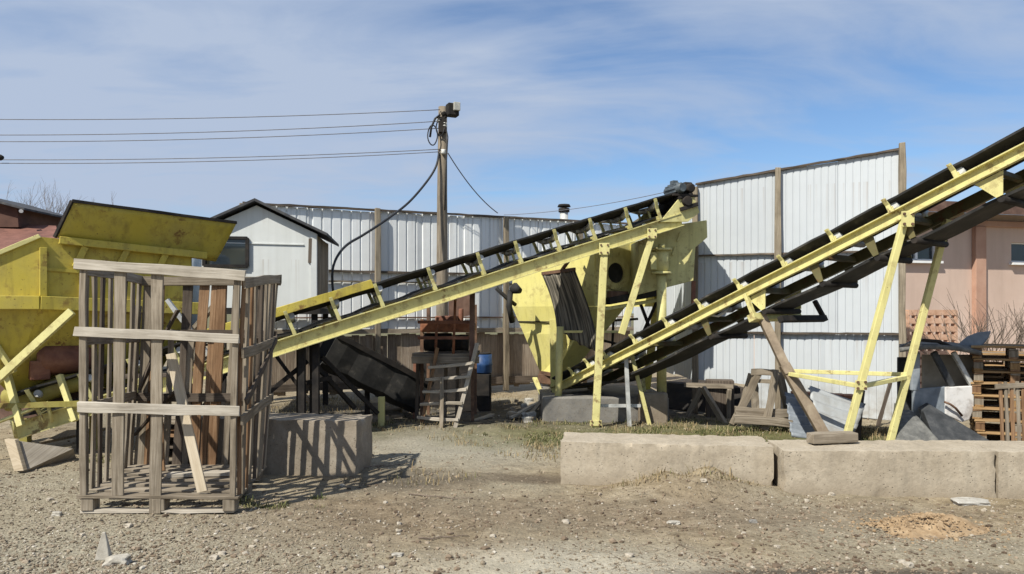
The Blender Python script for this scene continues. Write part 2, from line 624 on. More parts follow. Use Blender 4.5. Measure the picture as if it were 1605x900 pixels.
def m_curtain():
    t = NT('streaked_rubber_sheet')
    n = t.noise(t.map(t.uv, (9, .55, 1)), 2.2, 4, .6, .2)
    c = t.ramp(n, (.3, (.022, .022, .02)), (.46, (.075, .068, .055)), (.58, (.21, .185, .145)), (.72, (.34, .30, .24)))
    t.bump(n, .5, .02)
    return t.done(c, .85, 0, .2)


CURTAIN = m_curtain()
# ------------------------------------------------------------------ camera, sun, sky
cam = bpy.data.cameras.new('camera')
cam.sensor_width = 36
cam.lens = 36 * F / 1605
cam.shift_y = (HY - 450) / 1605
cam.clip_end = 3000
co = bpy.data.objects.new('camera', cam)
COL.objects.link(co)
co.location = (0, 0, H)
co.rotation_euler = (math.radians(90), 0, 0)
SC.camera = co

SUN_EL = math.radians(48)
to_sun = Vector((-.66, -.75, 0)).normalized() * math.cos(SUN_EL) + Z * math.sin(SUN_EL)
sl = bpy.data.lights.new('sun', 'SUN')
sl.energy = 5.0
sl.angle = math.radians(.55)
sl.color = (1.0, .965, .865)
so = bpy.data.objects.new('sun', sl)
COL.objects.link(so)
so.rotation_euler = to_sun.to_track_quat('Z', 'Y').to_euler()
so.location = to_sun * 40

W = bpy.data.worlds.new('World')
SC.world = W
W.use_nodes = True
wt = W.node_tree
wt.nodes.clear()
wo = wt.nodes.new('ShaderNodeOutputWorld')
bg = wt.nodes.new('ShaderNodeBackground')
bg.inputs['Strength'].default_value = .118
wt.links.new(bg.outputs[0], wo.inputs[0])
sky = wt.nodes.new('ShaderNodeTexSky')
sky.sky_type = 'NISHITA'
sky.sun_disc = False
sky.sun_elevation = SUN_EL
sky.sun_rotation = math.atan2(to_sun.x, to_sun.y)
sky.air_density = 1.0
sky.dust_density = .6
sky.ozone_density = 2.2


def wn(typ, **kw):
    n = wt.nodes.new(typ)
    for k, v in kw.items():
        setattr(n, k, v)
    return n


def wl(a, b):
    wt.links.new(a, b)


def wmath(op, a, b, clamp=False):
    m = wn('ShaderNodeMath', operation=op, use_clamp=clamp)
    for s, v in zip(m.inputs, (a, b)):
        if isinstance(v, (int, float)):
            s.default_value = v
        else:
            wl(v, s)
    return m.outputs[0]


# thin high cloud: the view direction met with a flat layer far above
tc = wn('ShaderNodeTexCoord')
sx = wn('ShaderNodeSeparateXYZ')
wl(tc.outputs['Generated'], sx.inputs[0])
zz = wmath('ADD', wmath('MAXIMUM', sx.outputs[2], 0.0), .16)
cx_ = wmath('DIVIDE', sx.outputs[0], zz)
cy_ = wmath('DIVIDE', sx.outputs[1], zz)
cv = wn('ShaderNodeCombineXYZ')
wl(cx_, cv.inputs[0])
wl(cy_, cv.inputs[1])


def wnoise(scale, rot, loc, detail, rough, dist, sc):
    m = wn('ShaderNodeMapping')
    wl(cv.outputs[0], m.inputs[0])
    m.inputs[1].default_value = loc
    m.inputs[2].default_value = (0, 0, rot)
    m.inputs[3].default_value = scale
    n = wn('ShaderNodeTexNoise')
    wl(m.outputs[0], n.inputs['Vector'])
    n.inputs['Scale'].default_value = sc
    n.inputs['Detail'].default_value = detail
    n.inputs['Roughness'].default_value = rough
    n.inputs['Distortion'].default_value = dist
    return n.outputs[0]


def wramp(fac, *stops):
    r = wn('ShaderNodeValToRGB')
    wl(fac, r.inputs[0])
    e = r.color_ramp.elements
    while len(e) < len(stops):
        e.new(.5)
    for el, (p, c) in zip(e, stops):
        el.position = p
        el.color = (c, c, c, 1)
    return r.outputs[0]


broad = wnoise((.6, 1.0, 1), math.radians(24), (3.2, 1.1, 0), 4, .5, .6, .95)
wisp = wnoise((.6, 1.3, 1), math.radians(-28), (4.2, 6.1, 0), 7, .54, 1.5, 1.5)
fine = wnoise((.6, 1.2, 1), math.radians(20), (9.2, 2.1, 0), 8, .65, .4, 5)
mask = wmath('ADD', wmath('MULTIPLY', broad, .44), wmath('ADD', wmath('MULTIPLY', wisp, .46), wmath('MULTIPLY', fine, .10)))
# veil is thicker towards the left of the yard
side = wmath('MULTIPLY', sx.outputs[0], -.10)
mask = wmath('ADD', mask, side)
veil = wmath('MULTIPLY', wramp(mask, (.36, 0), (.46, .5), (.59, 1)), .97)
tint = wn('ShaderNodeMix', data_type='RGBA', blend_type='MULTIPLY')
tint.inputs[0].default_value = 1
wl(sky.outputs[0], tint.inputs[6])
tint.inputs[7].default_value = (.70, .81, .92, 1)
mx = wn('ShaderNodeMix', data_type='RGBA')
wl(veil, mx.inputs[0])
wl(tint.outputs[2], mx.inputs[6])
mx.inputs[7].default_value = (3.05, 3.62, 4.65, 1)
wl(mx.outputs[2], bg.inputs['Color'])

vs_ = SC.view_settings
vs_.view_transform = 'Standard'
vs_.look = 'None'
vs_.gamma = 1
vs_.exposure = 0.36
vs_.use_curve_mapping = False

# ------------------------------------------------------------------ the ground, one sheet out to the horizon
def axis(lo, hi, step, far, n):
    a = list(np.arange(lo, hi + 1e-6, step))
    g = [(far - abs(hi)) * (i / n) ** 3 for i in range(1, n + 1)]
    g2 = [(far - abs(lo)) * (i / n) ** 3 for i in range(1, n + 1)]
    return np.array([lo - q for q in g2][::-1] + a + [hi + q for q in g])


xs = axis(-8, 8, .05, 1500, 26)
ys = axis(3.2, 13.5, .045, 1500, 26)
vs = []
for y in ys:
    for x in xs:
        inside = -20 < x < 20 and -3 < y < 26
        vs.append((x, y, gz(x, y) if inside else gz(x, y) * .3 - .01))
nx = len(xs)
idx = np.arange(len(vs)).reshape(len(ys), nx)
fs = np.stack([idx[:-1, :-1], idx[:-1, 1:], idx[1:, 1:], idx[1:, :-1]], -1).reshape(-1, 4)
me = bpy.data.meshes.new('ground')
me.from_pydata(vs, [], fs.tolist())
me.polygons.foreach_set('use_smooth', [True] * len(me.polygons))
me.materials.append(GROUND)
go = bpy.data.objects.new('ground', me)
COL.objects.link(go)
tag(go, 'bare brown dirt and grey gravel yard running up to the fences', 'ground', None, 'structure')


# ------------------------------------------------------------------ profiled sheet
def profiled(mb, a, b, z0a, z1a, z0b, z1b, pitch, depth, back=0.0):
    """corrugated sheet standing between plan points a and b (its ribs face the camera)"""
    a, b = Vector((a[0], a[1], 0)), Vector((b[0], b[1], 0))
    L = (b - a).length
    d = (b - a).normalized()
    nrm = Vector((d.y, -d.x, 0))
    pts = []
    s = 0.0
    while s < L:
        for (f, q) in ((0, 0), (.10, 0), (.17, 1), (.93, 1)):
            if s + f * pitch <= L:
                pts.append((s + f * pitch, q))
        s += pitch
    pts.append((L, 0))
    base = len(mb.v)
    for (s, q) in pts:
        p = a + d * s + nrm * (q * depth - back)
        t = s / L
        wob = .006 * math.sin(s * 5.1)
        mb.v.append((p.x, p.y, z0a + (z0b - z0a) * t + wob))
        mb.v.append((p.x, p.y, z1a + (z1b - z1a) * t + wob))
    for i in range(len(pts) - 1):
        k = base + 2 * i
        mb.face((k, k + 2, k + 3, k + 1), [(pts[i][0], 0), (pts[i + 1][0], 0), (pts[i + 1][0], 2), (pts[i][0], 2)])


def panel_row(a, b, z0a, z1a, z0b, z1b, pitch, depth, back, mat, root, width=1.05):
    """a run of single sheets side by side, each lapped a little over the last"""
    a, b = Vector((a[0], a[1], 0)), Vector((b[0], b[1], 0))
    n = max(1, round((b - a).length / width))
    for i in range(n):
        ta, tb = i / n, (i + 1) / n
        m = MB()
        dz = random.uniform(-.012, .012)
        za, zb = z1a + (z1b - z1a) * ta + dz, z1a + (z1b - z1a) * tb + dz
        profiled(m, a.lerp(b, ta), a.lerp(b, tb), z0a + (z0b - z0a) * ta - random.uniform(0, .03), za, z0a + (z0b - z0a) * tb - random.uniform(0, .03), zb,
                 pitch * random.uniform(.98, 1.02), depth, back + .004 * (i % 2))
        m.build('sheet_panel', mat, root, base=None, solid=.002)


# ------------------------------------------------------------------ left fence (behind the machinery)
A0, A1 = Vector((-5.02, 13.75, 0)), Vector((2.76, 17.0, 0))
fd = (A1 - A0).normalized()
fn = Vector((fd.y, -fd.x, 0))                       # towards the camera


def on_left_fence(px):
    # where the line of sight of this image column meets the fence line
    k = (px - CX) / F
    t = (k * A0.y - A0.x) / (fd.x - k * fd.y)
    return A0 + fd * t


fl = thing('sheet_fence', A0, 'long white ribbed sheet metal fence behind the utility pole and white shed', 'fence')
stops = [A0, on_left_fence(590), on_left_fence(790), on_left_fence(905), A1]
for i in range(4):
    a, b = stops[i], stops[i + 1]
    for (z0, z1) in ((1.26, 2.47), (2.44, 3.66)):
        bk = .01 if z0 < 2 else 0.0
        panel_row(a + fd * .03, b - fd * .03, z0, z1, z0, z1, .19, .024, bk, SHEET, fl)
for p in stops[:4]:
    m = MB()
    q = p + fn * .12
    m.beam(q, q + Z * random.uniform(3.66, 3.74), .105, .10, seg=8, jit=.008, up=fd)
    m.build('post', W_FENCE, fl, bevel=.008)
for (z, th, mt) in ((3.68, .04, W_DARK), (2.455, .04, W_DARK), (2.26, .025, W_GREY), (1.28, .09, W_GREY), (1.55, .025, RUST), (.22, .14, W_DARK)):
    m = MB()
    m.beam(A0 + fn * .06 + Z * z, A1 + fn * .06 + Z * z, .055, th, seg=40, jit=.006)
    m.build('rail', mt, fl)
m = MB()
s = 0.0
L = (A1 - A0).length
while s < L - .1:
    w = random.uniform(.11, .17)
    p = A0 + fd * (s + w / 2) - fn * .03
    m.beam(p + Z * random.uniform(.03, .2), p + Z * random.uniform(1.18, 1.24), w - .006, .022, up=fn, seg=3, jit=.004)
    s += w + random.uniform(-.008, .004)
m.build('plank_skirt', W_BROWN if False else m_wood('skirt_planks', (.15, .115, .085), (.29, .23, .175), (.42, .355, .28), 30), fl)

# ------------------------------------------------------------------ right fence: tall, rising towards the right, with a return running back
B0, B1 = Vector((3.03, 12.2, 0)), Vector((5.90, 11.2, 0))
bd = (B1 - B0).normalized()
bn = Vector((bd.y, -bd.x, 0))
ztop = lambda t: 3.75 + .36 * t
fr = thing('sheet_fence', B0, 'tall white ribbed sheet metal wall rising to the right beneath the long conveyor', 'fence')
tm = .42
bm_ = B0 + (B1 - B0) * tm
spans = [(B0, bm_, 0, tm), (bm_, B1, tm, 1)]
for (a, b, ta, tb) in spans:
    panel_row(a + bd * .02, b - bd * .02, 2.57, ztop(ta), 2.57, ztop(tb), .105, .010, 0.0, SHEET2, fr)
    panel_row(a + bd * .02, b - bd * .02, 1.31, 2.60, 1.31, 2.60, .105, .010, .012, SHEET2, fr)
# lowest row: cut short at the left where the frame stands on a trestle, down to the soil at the right
q = B0 + (B1 - B0) * .30
panel_row(B0 + bd * .02, q, .56, 1.34, .5, 1.34, .105, .010, .024, SHEET2, fr)
panel_row(q + bd * .01, B1 - bd * .02, .1, 1.34, .03, 1.34, .105, .010, .024, SHEET2, fr)
for (t, z0, z1) in ((.0, .0, 3.72), (tm, .05, ztop(tm) + .04), (1.0, 0, ztop(1) + .1)):
    m = MB()
    p = B0 + (B1 - B0) * t + bn * .07
    m.beam(p + Z * z0, p + Z * z1, .08, .09, up=bd, seg=10, jit=.009)
    m.build('post', W_FENCE, fr, bevel=.008)
for (za, zb, th) in ((ztop(0) + .012, ztop(1) + .012, .034), (2.585, 2.585, .026), (1.325, 1.325, .03)):
    m = MB()
    m.beam(B0 + bn * .035 + Z * za, B1 + bn * .035 + Z * zb, .04, th, seg=24, jit=.005)
    m.build('rail', W_DARK, fr)
# return
C0, C1 = B0 + V(-.02, .05, 0), Vector((2.78, 16.85, 0))
cd = (C1 - C0).normalized()
panel_row(C1, C0, .55, 3.66, .55, 3.72, .105, .010, 0.0, SHEET2, fr)
m = MB()
m.beam(C0 + Z * 3.735 + V(-.03, 0, 0), C1 + Z * 3.675 + V(-.03, 0, 0), .045, .05, seg=14, jit=.005)
m.build('rail', W_FENCE, fr)
# trestle under the short sheets
m = MB()
e0, e1 = P(1072, 603, 11.75), P(1150, 606, 11.5)
m.beam(e0, e1, .06, .07, seg=4, jit=.004)
m.build('sill_beam', W_GREY, fr)
for (a, b) in ((P(1100, 608, 11.55), G(1076, 654)), (P(1102, 608, 11.5), G(1137, 664)), (P(1143, 610, 11.5), G(1141, 655))):
    m = MB()
    m.beam(a, b + Z * -.03, .06, .09, seg=4, jit=.004)
    m.build('trestle_leg', W_GREY, fr, bevel=.005)
m = MB()
m.prism([P(1046, 600, 13.2), P(1160, 608, 12.2), G(1165, 652), G(1046, 640)], V(.05, .35, 0))  # dark sheet added in place of the shade in the gap
m.build('gap_shade', DARKST, fr)

# stovepipe beyond the left fence
st = MB()
p = P(884, 345, 18.6)
st.tube([V(p.x, p.y, 0), p + Z * .22], .105, 14)
so_ = st.build('chimney_pipe', LIGHTST)
tag(so_, 'short metal chimney pipe with dark cap poking above the far white fence', 'chimney')
m = MB()
m.tube([p + Z * .20, p + Z * .29], .14, 14)
m.tube([p + Z * .33, p + Z * .39], [.17, .14], 14)
m.tube([p + Z * .28, p + Z * .34], .03, 6)
m.build('cap', DARKST, so_)

# ------------------------------------------------------------------ white shed on legs
ang = math.radians(8)
ex = Vector((math.cos(ang), math.sin(ang), 0))
ey = Vector((-math.sin(ang), math.cos(ang), 0))
S0 = Vector((-3.03, 11.5, 0)) - ex * .91             # middle of the gable foot
shed = thing('shed', S0, 'small white gabled shed on legs with a dark window facing the yard', 'shed')
zf, ze, zp, hw, dp = 1.72, 2.87, 3.30, .91, 1.65


def sp(u, v, z):
    return S0 + ex * u + ey * v + Z * z


m = MB()
m.prism([sp(-hw, 0, zf), sp(hw, 0, zf), sp(hw, 0, ze), sp(0, 0, zp), sp(-hw, 0, ze)], ey * .04)
m.build('front_wall', SHEDWHITE, shed, bevel=.004)
m = MB()
m.prism([sp(-hw, dp, zf), sp(hw, dp, zf), sp(hw, dp, ze), sp(0, dp, zp), sp(-hw, dp, ze)], ey * -.04)
m.build('rear_wall', SHEDWHITE, shed)
for s in (-1, 1):
    m = MB()
    x0 = hw * s - .02 * s
    v = .042
    while v < dp - .06:
        w = min(random.uniform(.1, .15), dp - .042 - v)
        m.beam(sp(x0, v + w / 2, zf), sp(x0, v + w / 2, ze - .012), .03, w - .005, up=ey, seg=2, jit=.003)
        v += w
    m.build('side_wall', W_GREY, shed)
for s in (-1, 1):
    m = MB()
    o = .17
    a = [sp(0, -.14, zp + .045), sp(s * (hw + o), -.14, ze - .04), sp(s * (hw + o), dp + .14, ze - .04), sp(0, dp + .14, zp + .045)]
    m.prism(a, Z * .045)
    m.build('roof', ROOFDARK, shed, bevel=.004)
m = MB()
m.beam(sp(hw - .05, -.012, zf), sp(hw - .05, -.012, ze - .05), .09, .02, up=ey)
m.beam(sp(-hw + .1, -.008, 2.72), sp(hw - .2, -.008, 2.70), .02, .014)
m.build('trim_board', SHEDWHITE, shed)
wx0, wx1, wz0, wz1 = -.76, -.13, 2.36, 2.79
win = MB()
for (a, b) in (((wx0, wz0), (wx1, wz0)), ((wx0, wz1), (wx1, wz1)), ((wx0, wz0), (wx0, wz1)), ((wx1, wz0), (wx1, wz1))):
    win.beam(sp(a[0], -.03, a[1]), sp(b[0], -.03, b[1]), .05, .045, up=ey if a[0] == b[0] else Z)
wo_ = win.build('window', DARKST, shed)
m = MB()
m.prism([sp(wx0, -.012, wz0), sp(wx1, -.012, wz0), sp(wx1, -.012, wz1), sp(wx0, -.012, wz1)], ey * .008)
m.build('pane', GLASS, wo_)
m = MB()
m.box(sp(0, dp / 2, zf - .05), 2 * hw + .1, dp + .1, .09, ang)
m.build('floor_frame', DARKST, shed)
for (u, v) in ((-hw, .05), (hw, .05), (-hw, dp - .05), (hw, dp - .05)):
    m = MB()
    m.beam(sp(u * .95, v, -.05), sp(u * .95, v, zf - .09), .09, .09, up=ey)
    m.build('leg', DARKST, shed)
for (a, b) in (((-.8, .2), (.1, zf - .2)), ((.8, .25), (-.1, zf - .2))):
    m = MB()
    m.beam(sp(a[0], .05, a[1]), sp(b[0], .05, b[1]), .05, .05, up=ey)
    m.build('brace', DARKST, shed)
m = MB()
m.beam(sp(hw - .11, -.014, 2.42), sp(hw - .10, -.014, 2.80), .05, .018, up=ey)
m.build('dark_strip', W_DARK, shed)

# ------------------------------------------------------------------ pink building on the right
bx = lambda t: Vector((6.9, 15.6, 0)) + Vector((9.0, 2.15, 0)) * t     # its front line
bdv = (bx(1) - bx(0)).normalized()
bnn = Vector((bdv.y, -bdv.x, 0))
pk = thing('pink_building', bx(0), 'pink rendered building with terracotta pilasters and dark eaves beyond the right fence', 'building')


def bp(px, z, out=0.0):
    k = (px - CX) / F
    o = bx(0)
    t = (k * o.y - o.x) / (bdv.x - k * bdv.y)
    return o + bdv * t + Z * z + bnn * out


wins = [(bp(1411, 0), bp(1469, 0)), (bp(1585, 0), bp(1650, 0))]
WZ0, WZ1 = 2.79, 3.23
cuts = [bp(1300, 0)]
for a, b in wins:
    cuts += [a, b]
cuts.append(bp(1900, 0))
m = MB()
dep = bnn * -.3
for i in range(0, 5):
    a, b = cuts[i], cuts[i + 1]
    if i % 2 == 0:
        m.prism([a, b, b + Z * 3.85, a + Z * 3.85], dep)
    else:
        m.prism([a, b, b + Z * WZ0, a + Z * WZ0], dep)
        m.prism([a + Z * WZ1, b + Z * WZ1, b + Z * 3.85, a + Z * 3.85], dep)
a, b = cuts[0], cuts[-1]
m.prism([a - bnn * 5, a - bnn * .3, a - bnn * .3 + Z * 3.85, a - bnn * 5 + Z * 3.85], bdv * .3)
m.prism([b - bnn * 5, b - bnn * .3, b - bnn * .3 + Z * 3.85, b - bnn * 5 + Z * 3.85], bdv * -.3)
m.build('wall', STUCCO, pk)
for px in (1531, 1672):
    m = MB()
    m.beam(bp(px, 0, .06), bp(px, 3.55, .06), .28, .12, up=bnn)
    m.build('pilaster', STUCCO_D, pk, bevel=.01)
m = MB()
m.beam(bp(1300, 3.62, .05), bp(1900, 3.62, .05), .10, .13)
m.build('cornice', STUCCO_D, pk, bevel=.01)
m = MB()
e = .55
m.prism([bp(1290, 3.86, e), bp(1290, 3.98, e), bp(1290, 4.6, -2.8), bp(1290, 4.48, -2.8)], bdv * 10.5)
m.build('roof', ROOFDARK, pk)
m = MB()
m.prism([bp(1292, 3.76, e + .02), bp(1292, 3.99, e + .02), bp(1292, 3.99, e + .05), bp(1292, 3.76, e + .05)], bdv * 10.45)
m.build('fascia', BROWNPL, pk)
for (a, b) in wins:
    fr_ = MB()
    n0 = bnn * -.10
    for (p, q) in ((a + Z * WZ0, b + Z * WZ0), (a + Z * WZ1, b + Z * WZ1)):
        fr_.beam(p + n0, q + n0, .06, .06)
    mid = (a + b) / 2
    for p in (a, mid, b):
        fr_.beam(p + n0 + Z * WZ0, p + n0 + Z * WZ1, .06, .06, up=bnn)
    w_ = fr_.build('window', FRAMEWHITE, pk)
    m = MB()
    m.prism([a + n0 * 1.15 + Z * WZ0, b + n0 * 1.15 + Z * WZ0, b + n0 * 1.15 + Z * WZ1, a + n0 * 1.15 + Z * WZ1], n0 * .1)
    m.build('pane', GLASS, w_)
    m = MB()
    m.beam(a + Z * (WZ0 - .045) + bnn * .03 - bdv * .06, b + Z * (WZ0 - .045) + bnn * .03 + bdv * .06, .16, .05)
    m.build('sill', FRAMEWHITE, w_)

# ------------------------------------------------------------------ red roofed house far left
hs = thing('old_house', P(-60, 395, 16) * 1, 'low old house with rust red roof and dark gable at the far left', 'house')
hs.location.z = 0
BASE[hs.name] = hs.location.copy()
m = MB()
m.prism([P(-260, 396, 15.6), P(95, 396, 15.6), P(88, 354, 18.0), P(-260, 338, 18.0)], Z * -.06)
m.build('roof', ROOFRED, hs)
m = MB()
a, b = P(-250, 398, 15.9), P(85, 398, 15.9)
m.prism([V(a.x, a.y, 0), V(b.x, b.y, 0), b, a], V(0, .2, 0))
m.build('wall', BROWNWALL, hs)
m = MB()
a, b = P(-120, 330, 17.6), P(28, 330, 17.6)
m.prism([P(-120, 356, 17.6), P(29, 356, 17.6), P(27, 326, 17.6), P(-60, 300, 17.6), P(-120, 312, 17.6)], V(0, 2, 0))
m.build('upper_wall', BROWNWALL, hs)
m = MB()
m.prism([P(-60, 298, 17.4), P(38, 326, 17.4), P(38, 329, 17.4), P(-60, 303, 17.4)], V(0, 2.4, 0))
m.build('upper_roof', ROOFDARK, hs)
m = MB()
m.tube([P(33, 331, 17.35), P(33, 331, 17.2)], .045, 10)
m.build('eave_lamp', CERAMIC, hs)
# ------------------------------------------------------------------ inclined belt conveyors
class Frame:
    """line of a conveyor: s along it, q across to its far side, h square to the belt"""

    def __init__(self, a, b):
        self.a, self.u = Vector(a), (Vector(b) - Vector(a)).normalized()
        self.p = Z.cross(self.u).normalized()
        self.n = self.u.cross(self.p)
        self.L = (Vector(b) - Vector(a)).length

    def __call__(self, s, q=0.0, h=0.0):
        return self.a + self.u * s + self.p * q + self.n * h

    def at_px(self, px, q=0.0):
        o = self.a + self.p * q
        k = (px - CX) / F
        return (k * o.y - o.x) / (self.u.x - k * self.u.y)


def channel(fr, s0, s1, q, hgt, side, fl=.06, th=.012):
    m = MB()
    o, i = side * fl, 0.0
    prof = [(o, hgt / 2), (i, hgt / 2), (i, -hgt / 2), (o, -hgt / 2), (o, -hgt / 2 + th), (side * th, -hgt / 2 + th),
            (side * th, hgt / 2 - th), (o, hgt / 2 - th)]
    if side > 0:
        prof = prof[::-1]
    n = max(2, int((s1 - s0) / .8))
    m.strip([[fr(s0 + (s1 - s0) * k / n, q + x, y + .004 * math.sin(k * 1.7)) for (x, y) in prof] for k in range(n + 1)])
    return m


def idler(fr, s, width, hb, root, mat, wing, hgt, lean=0.0):
    m = MB()
    for q, sg in ((-.035, -1), (width + .035, 1)):
        m.strip([[fr(s + lean * k + dx * .022, q + sg * (.012 + .05 * ss(.4, 1, k)) + dy * .014, hgt / 2 + (hb + .02 - hgt / 2) * k)
                  for dx, dy in ((-1, -1), (1, -1), (1, 1), (-1, 1))] for k in (0, .5, .85, 1.0)])
    m.beam(fr(s, -.03, hgt / 2 + .03), fr(s, width + .03, hgt / 2 + .03), .05, .05, up=fr.n)
    for q in (width * .31, width * .69):
        m.beam(fr(s, q, hgt / 2 + .03), fr(s, q, hb - wing - .06), .03, .03, up=fr.u)
    o = m.build('idler_bracket', mat, root, bevel=.003)
    r = .042
    for (q0, h0, q1, h1) in ((.01, hb - r - .015, width * .29, hb - wing - r - .01), (width * .33, hb - wing - r - .01, width * .67, hb - wing - r - .01),
                             (width * .71, hb - wing - r - .01, width - .01, hb - r - .015)):
        t = MB()
        t.tube([fr(s + .03, q0, h0), fr(s + .03, q1, h1)], r, 10)
        t.build('roller', LIGHTST, o)


def belt(fr, s0, s1, width, hb, wing, sag=.006, step=.25):
    m = MB()
    n = int((s1 - s0) / step)
    sec = [(-.03, .025), (width * .30, -wing), (width * .70, -wing), (width + .03, .025)]
    th = .022
    rings = []
    for k in range(n + 1):
        s = s0 + (s1 - s0) * k / n
        w = sag * math.sin(k * 2.1)
        rings.append([fr(s, q, hb + h + w) for q, h in sec] + [fr(s, q, hb + h - th + w) for q, h in sec[::-1]])
    m.strip(rings)
    return m


# ---- conveyor A: from the loading hopper up to the mixer bin
FA = Frame(P(430, 547, 9.3), P(1065, 345, 11.1))
wA, hgA = .80, .19
sA0 = FA.at_px(22)
sA1 = FA.L + .02
ca = thing('belt_conveyor', V(FA(0).x, FA(0).y, 0), 'inclined black belt conveyor on a pale yellow frame climbing to the mixer bin', 'conveyor')
channel(FA, sA0, sA1, 0, hgA, -1).build('side_beam', Y_PALE, ca)
channel(FA, sA0, sA1, wA, hgA, 1).build('side_beam', Y_PALE, ca)
s = sA0 + .2
while s < sA1:
    m = MB()
    m.beam(FA(s, .02, -.03), FA(s, wA - .02, -.03), .05, .08, up=FA.n)
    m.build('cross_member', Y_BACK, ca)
    s += 1.05
belt(FA, sA0 + .1, sA1 + .17, wA, .40, .06).build('belt', RUBBER, ca)
m = MB()
n = 60
rings = []
for k in range(n + 1):
    s = sA0 + .1 + (sA1 + .1 - sA0) * k / n
    sg = .125 + .018 * math.cos(k * 1.35)
    rings.append([FA(s, .03, sg + .012), FA(s, wA - .03, sg + .012), FA(s, wA - .03, sg - .012), FA(s, .03, sg - .012)])
m.strip(rings)
m.build('return_belt', RUBBER, ca)
for px in (70, 150, 225, 292, 352, 405, 466, 536, 604, 686, 762, 820, 880, 935, 990, 1036):
    idler(FA, FA.at_px(px), wA, .395, ca, Y_PALE, .07, hgA, -.03)
for px in (502, 570, 645, 724, 792, 850, 908, 962, 1013):
    s = FA.at_px(px)
    m = MB()
    m.tube([FA(s, .0, .075), FA(s, wA, .075)], .035, 10)
    m.build('return_roller', GREYST, ca)
# timber-like skirts guiding the load on the lower half
for q in (-.045, wA + .045):
    m = MB()
    sk0, sk1 = FA.at_px(330), FA.at_px(598)
    m.beam(FA(sk0, q, .43), FA(sk1, q, .425), .03, .11, up=FA.n, seg=8, jit=.004)
    m.build('skirt', Y_OLIVE, ca, bevel=.004)
# head: drum, bearings, take-up plates, drive
m = MB()
sh = sA1 + .14
m.tube([FA(sh, .04, .24), FA(sh, wA - .04, .24)], .125, 20)
m.build('head_drum', RUBBER, ca)
for q in (-.05, wA + .05):
    m = MB()
    m.prism([FA(sA1 - .38, q, .06), FA(sA1 + .08, q, -.06), FA(sA1 + .32, q, .02), FA(sA1 + .3, q, .27), FA(sA1 + .02, q, .30)], FA.p * .02)
    hp = m.build('head_plate', Y_PALE, ca, bevel=.004)
    t = MB()
    t.tube([FA(sh, q - .07, .24), FA(sh, q + .07, .24)], .075, 14)
    t.beam(FA(sh - .14, q, .15), FA(sh + .16, q, .15), .11, .06, up=FA.n)
    t.beam(FA(sh - .12, q, .32), FA(sh + .12, q, .32), .05, .04, up=FA.n)
    t.build('bearing', DARKST, hp, bevel=.006)
m = MB()
mc = FA(sA1 + .10, .12, .455)
m.tube([mc - FA.p * .26, mc - FA.p * .2, mc + FA.p * .16, mc + FA.p * .22], [.06, .08, .08, .055], 16)
for k in range(10):
    a = k * math.pi / 5
    m.beam(mc - FA.p * .17 + (FA.n * math.cos(a) + FA.u * math.sin(a)) * .083, mc + FA.p * .14 + (FA.n * math.cos(a) + FA.u * math.sin(a)) * .083, .012, .02)
m.box(mc + Z * .105, .08, .1, .06, .3)
dm = m.build('drive_motor', GREYST, ca)
m = MB()
g = FA(sA1 + .28, .1, .41)
m.box(g, .14, .2, .2, .3)
m.tube([g - FA.p * .18, g + FA.p * .18], .07, 12)
m.build('gearbox', DARKST, dm, bevel=.02)
m = MB()
m.box(FA(sA1 + .16, .1, .33), .42, .34, .03, .3)
m.beam(FA(sA1 + .02, 0, .05), FA(sA1 + .04, 0, .33), .05, .05)
m.beam(FA(sA1 + .28, 0, .05), FA(sA1 + .28, 0, .33), .05, .05)
m.build('motor_mount', DARKST, dm)
# legs of conveyor A
leg_top = FA(FA.at_px(943), -.02, -.10)
m = MB()
m.beam(V(leg_top.x - .13, leg_top.y, -.08), leg_top, .105, .09, up=V(0, 1, 0))
m.build('leg', Y_PALE, ca, bevel=.008)
m = MB()
t0 = FA(FA.at_px(1018), -.02, -.10)
m.beam(t0, P(974, 524, 10.85), .095, .075, up=V(0, 1, 0))
m.build('strut', Y_PALE, ca, bevel=.006)
for px in (120, 470, 492):
    q0 = FA(FA.at_px(px), .1, -.1)
    q1 = FA(FA.at_px(px), wA - .05, -.1)
    for q in (q0, q1):
        m = MB()
        m.beam(V(q.x, q.y, -.05), q, .08, .08, up=V(0, 1, 0), seg=3, jit=.002)
        m.build('leg', DARKST, ca)
for (a, b) in (((418, 618, 9.5), (482, 566, 9.7)), ((505, 560, 9.9), (592, 648, 10.4)), ((497, 575, 9.9), (556, 640, 10.3)), ((480, 600, 9.8), (520, 592, 9.9))):
    m = MB()
    m.beam(P(*a), P(*b), .055, .055)
    m.build('brace', DARKST, ca)
m = MB()
m.beam(P(598, 622, 10.6), V(P(598, 622, 10.6).x, 10.6, -.05), .09, .07, up=V(0, 1, 0))
m.build('stub_post', Y_PALE, ca, bevel=.005)

def gusset(c, w, h, root, mat):
    m = MB()
    m.box(c, w, .014, h)
    g_ = m.build('gusset_plate', mat, root, bevel=.003)
    for sx_ in (-1, 1):
        for sz_ in (-1, 1):
            m = MB()
            q = c + V(sx_ * w * .32, 0, sz_ * h * .32)
            m.tube([q + V(0, -.006, 0), q + V(0, -.022, 0)], .015, 6, smooth=False)
            m.build('bolt', RUST, g_)


gusset(leg_top + V(-.005, -.062, .03), .15, .17, ca, Y_PALE)
gusset(V(leg_top.x - .128, leg_top.y - .06, .06), .17, .08, ca, Y_PALE)
gusset(t0 + V(-.01, -.062, .03), .14, .15, ca, Y_PALE)

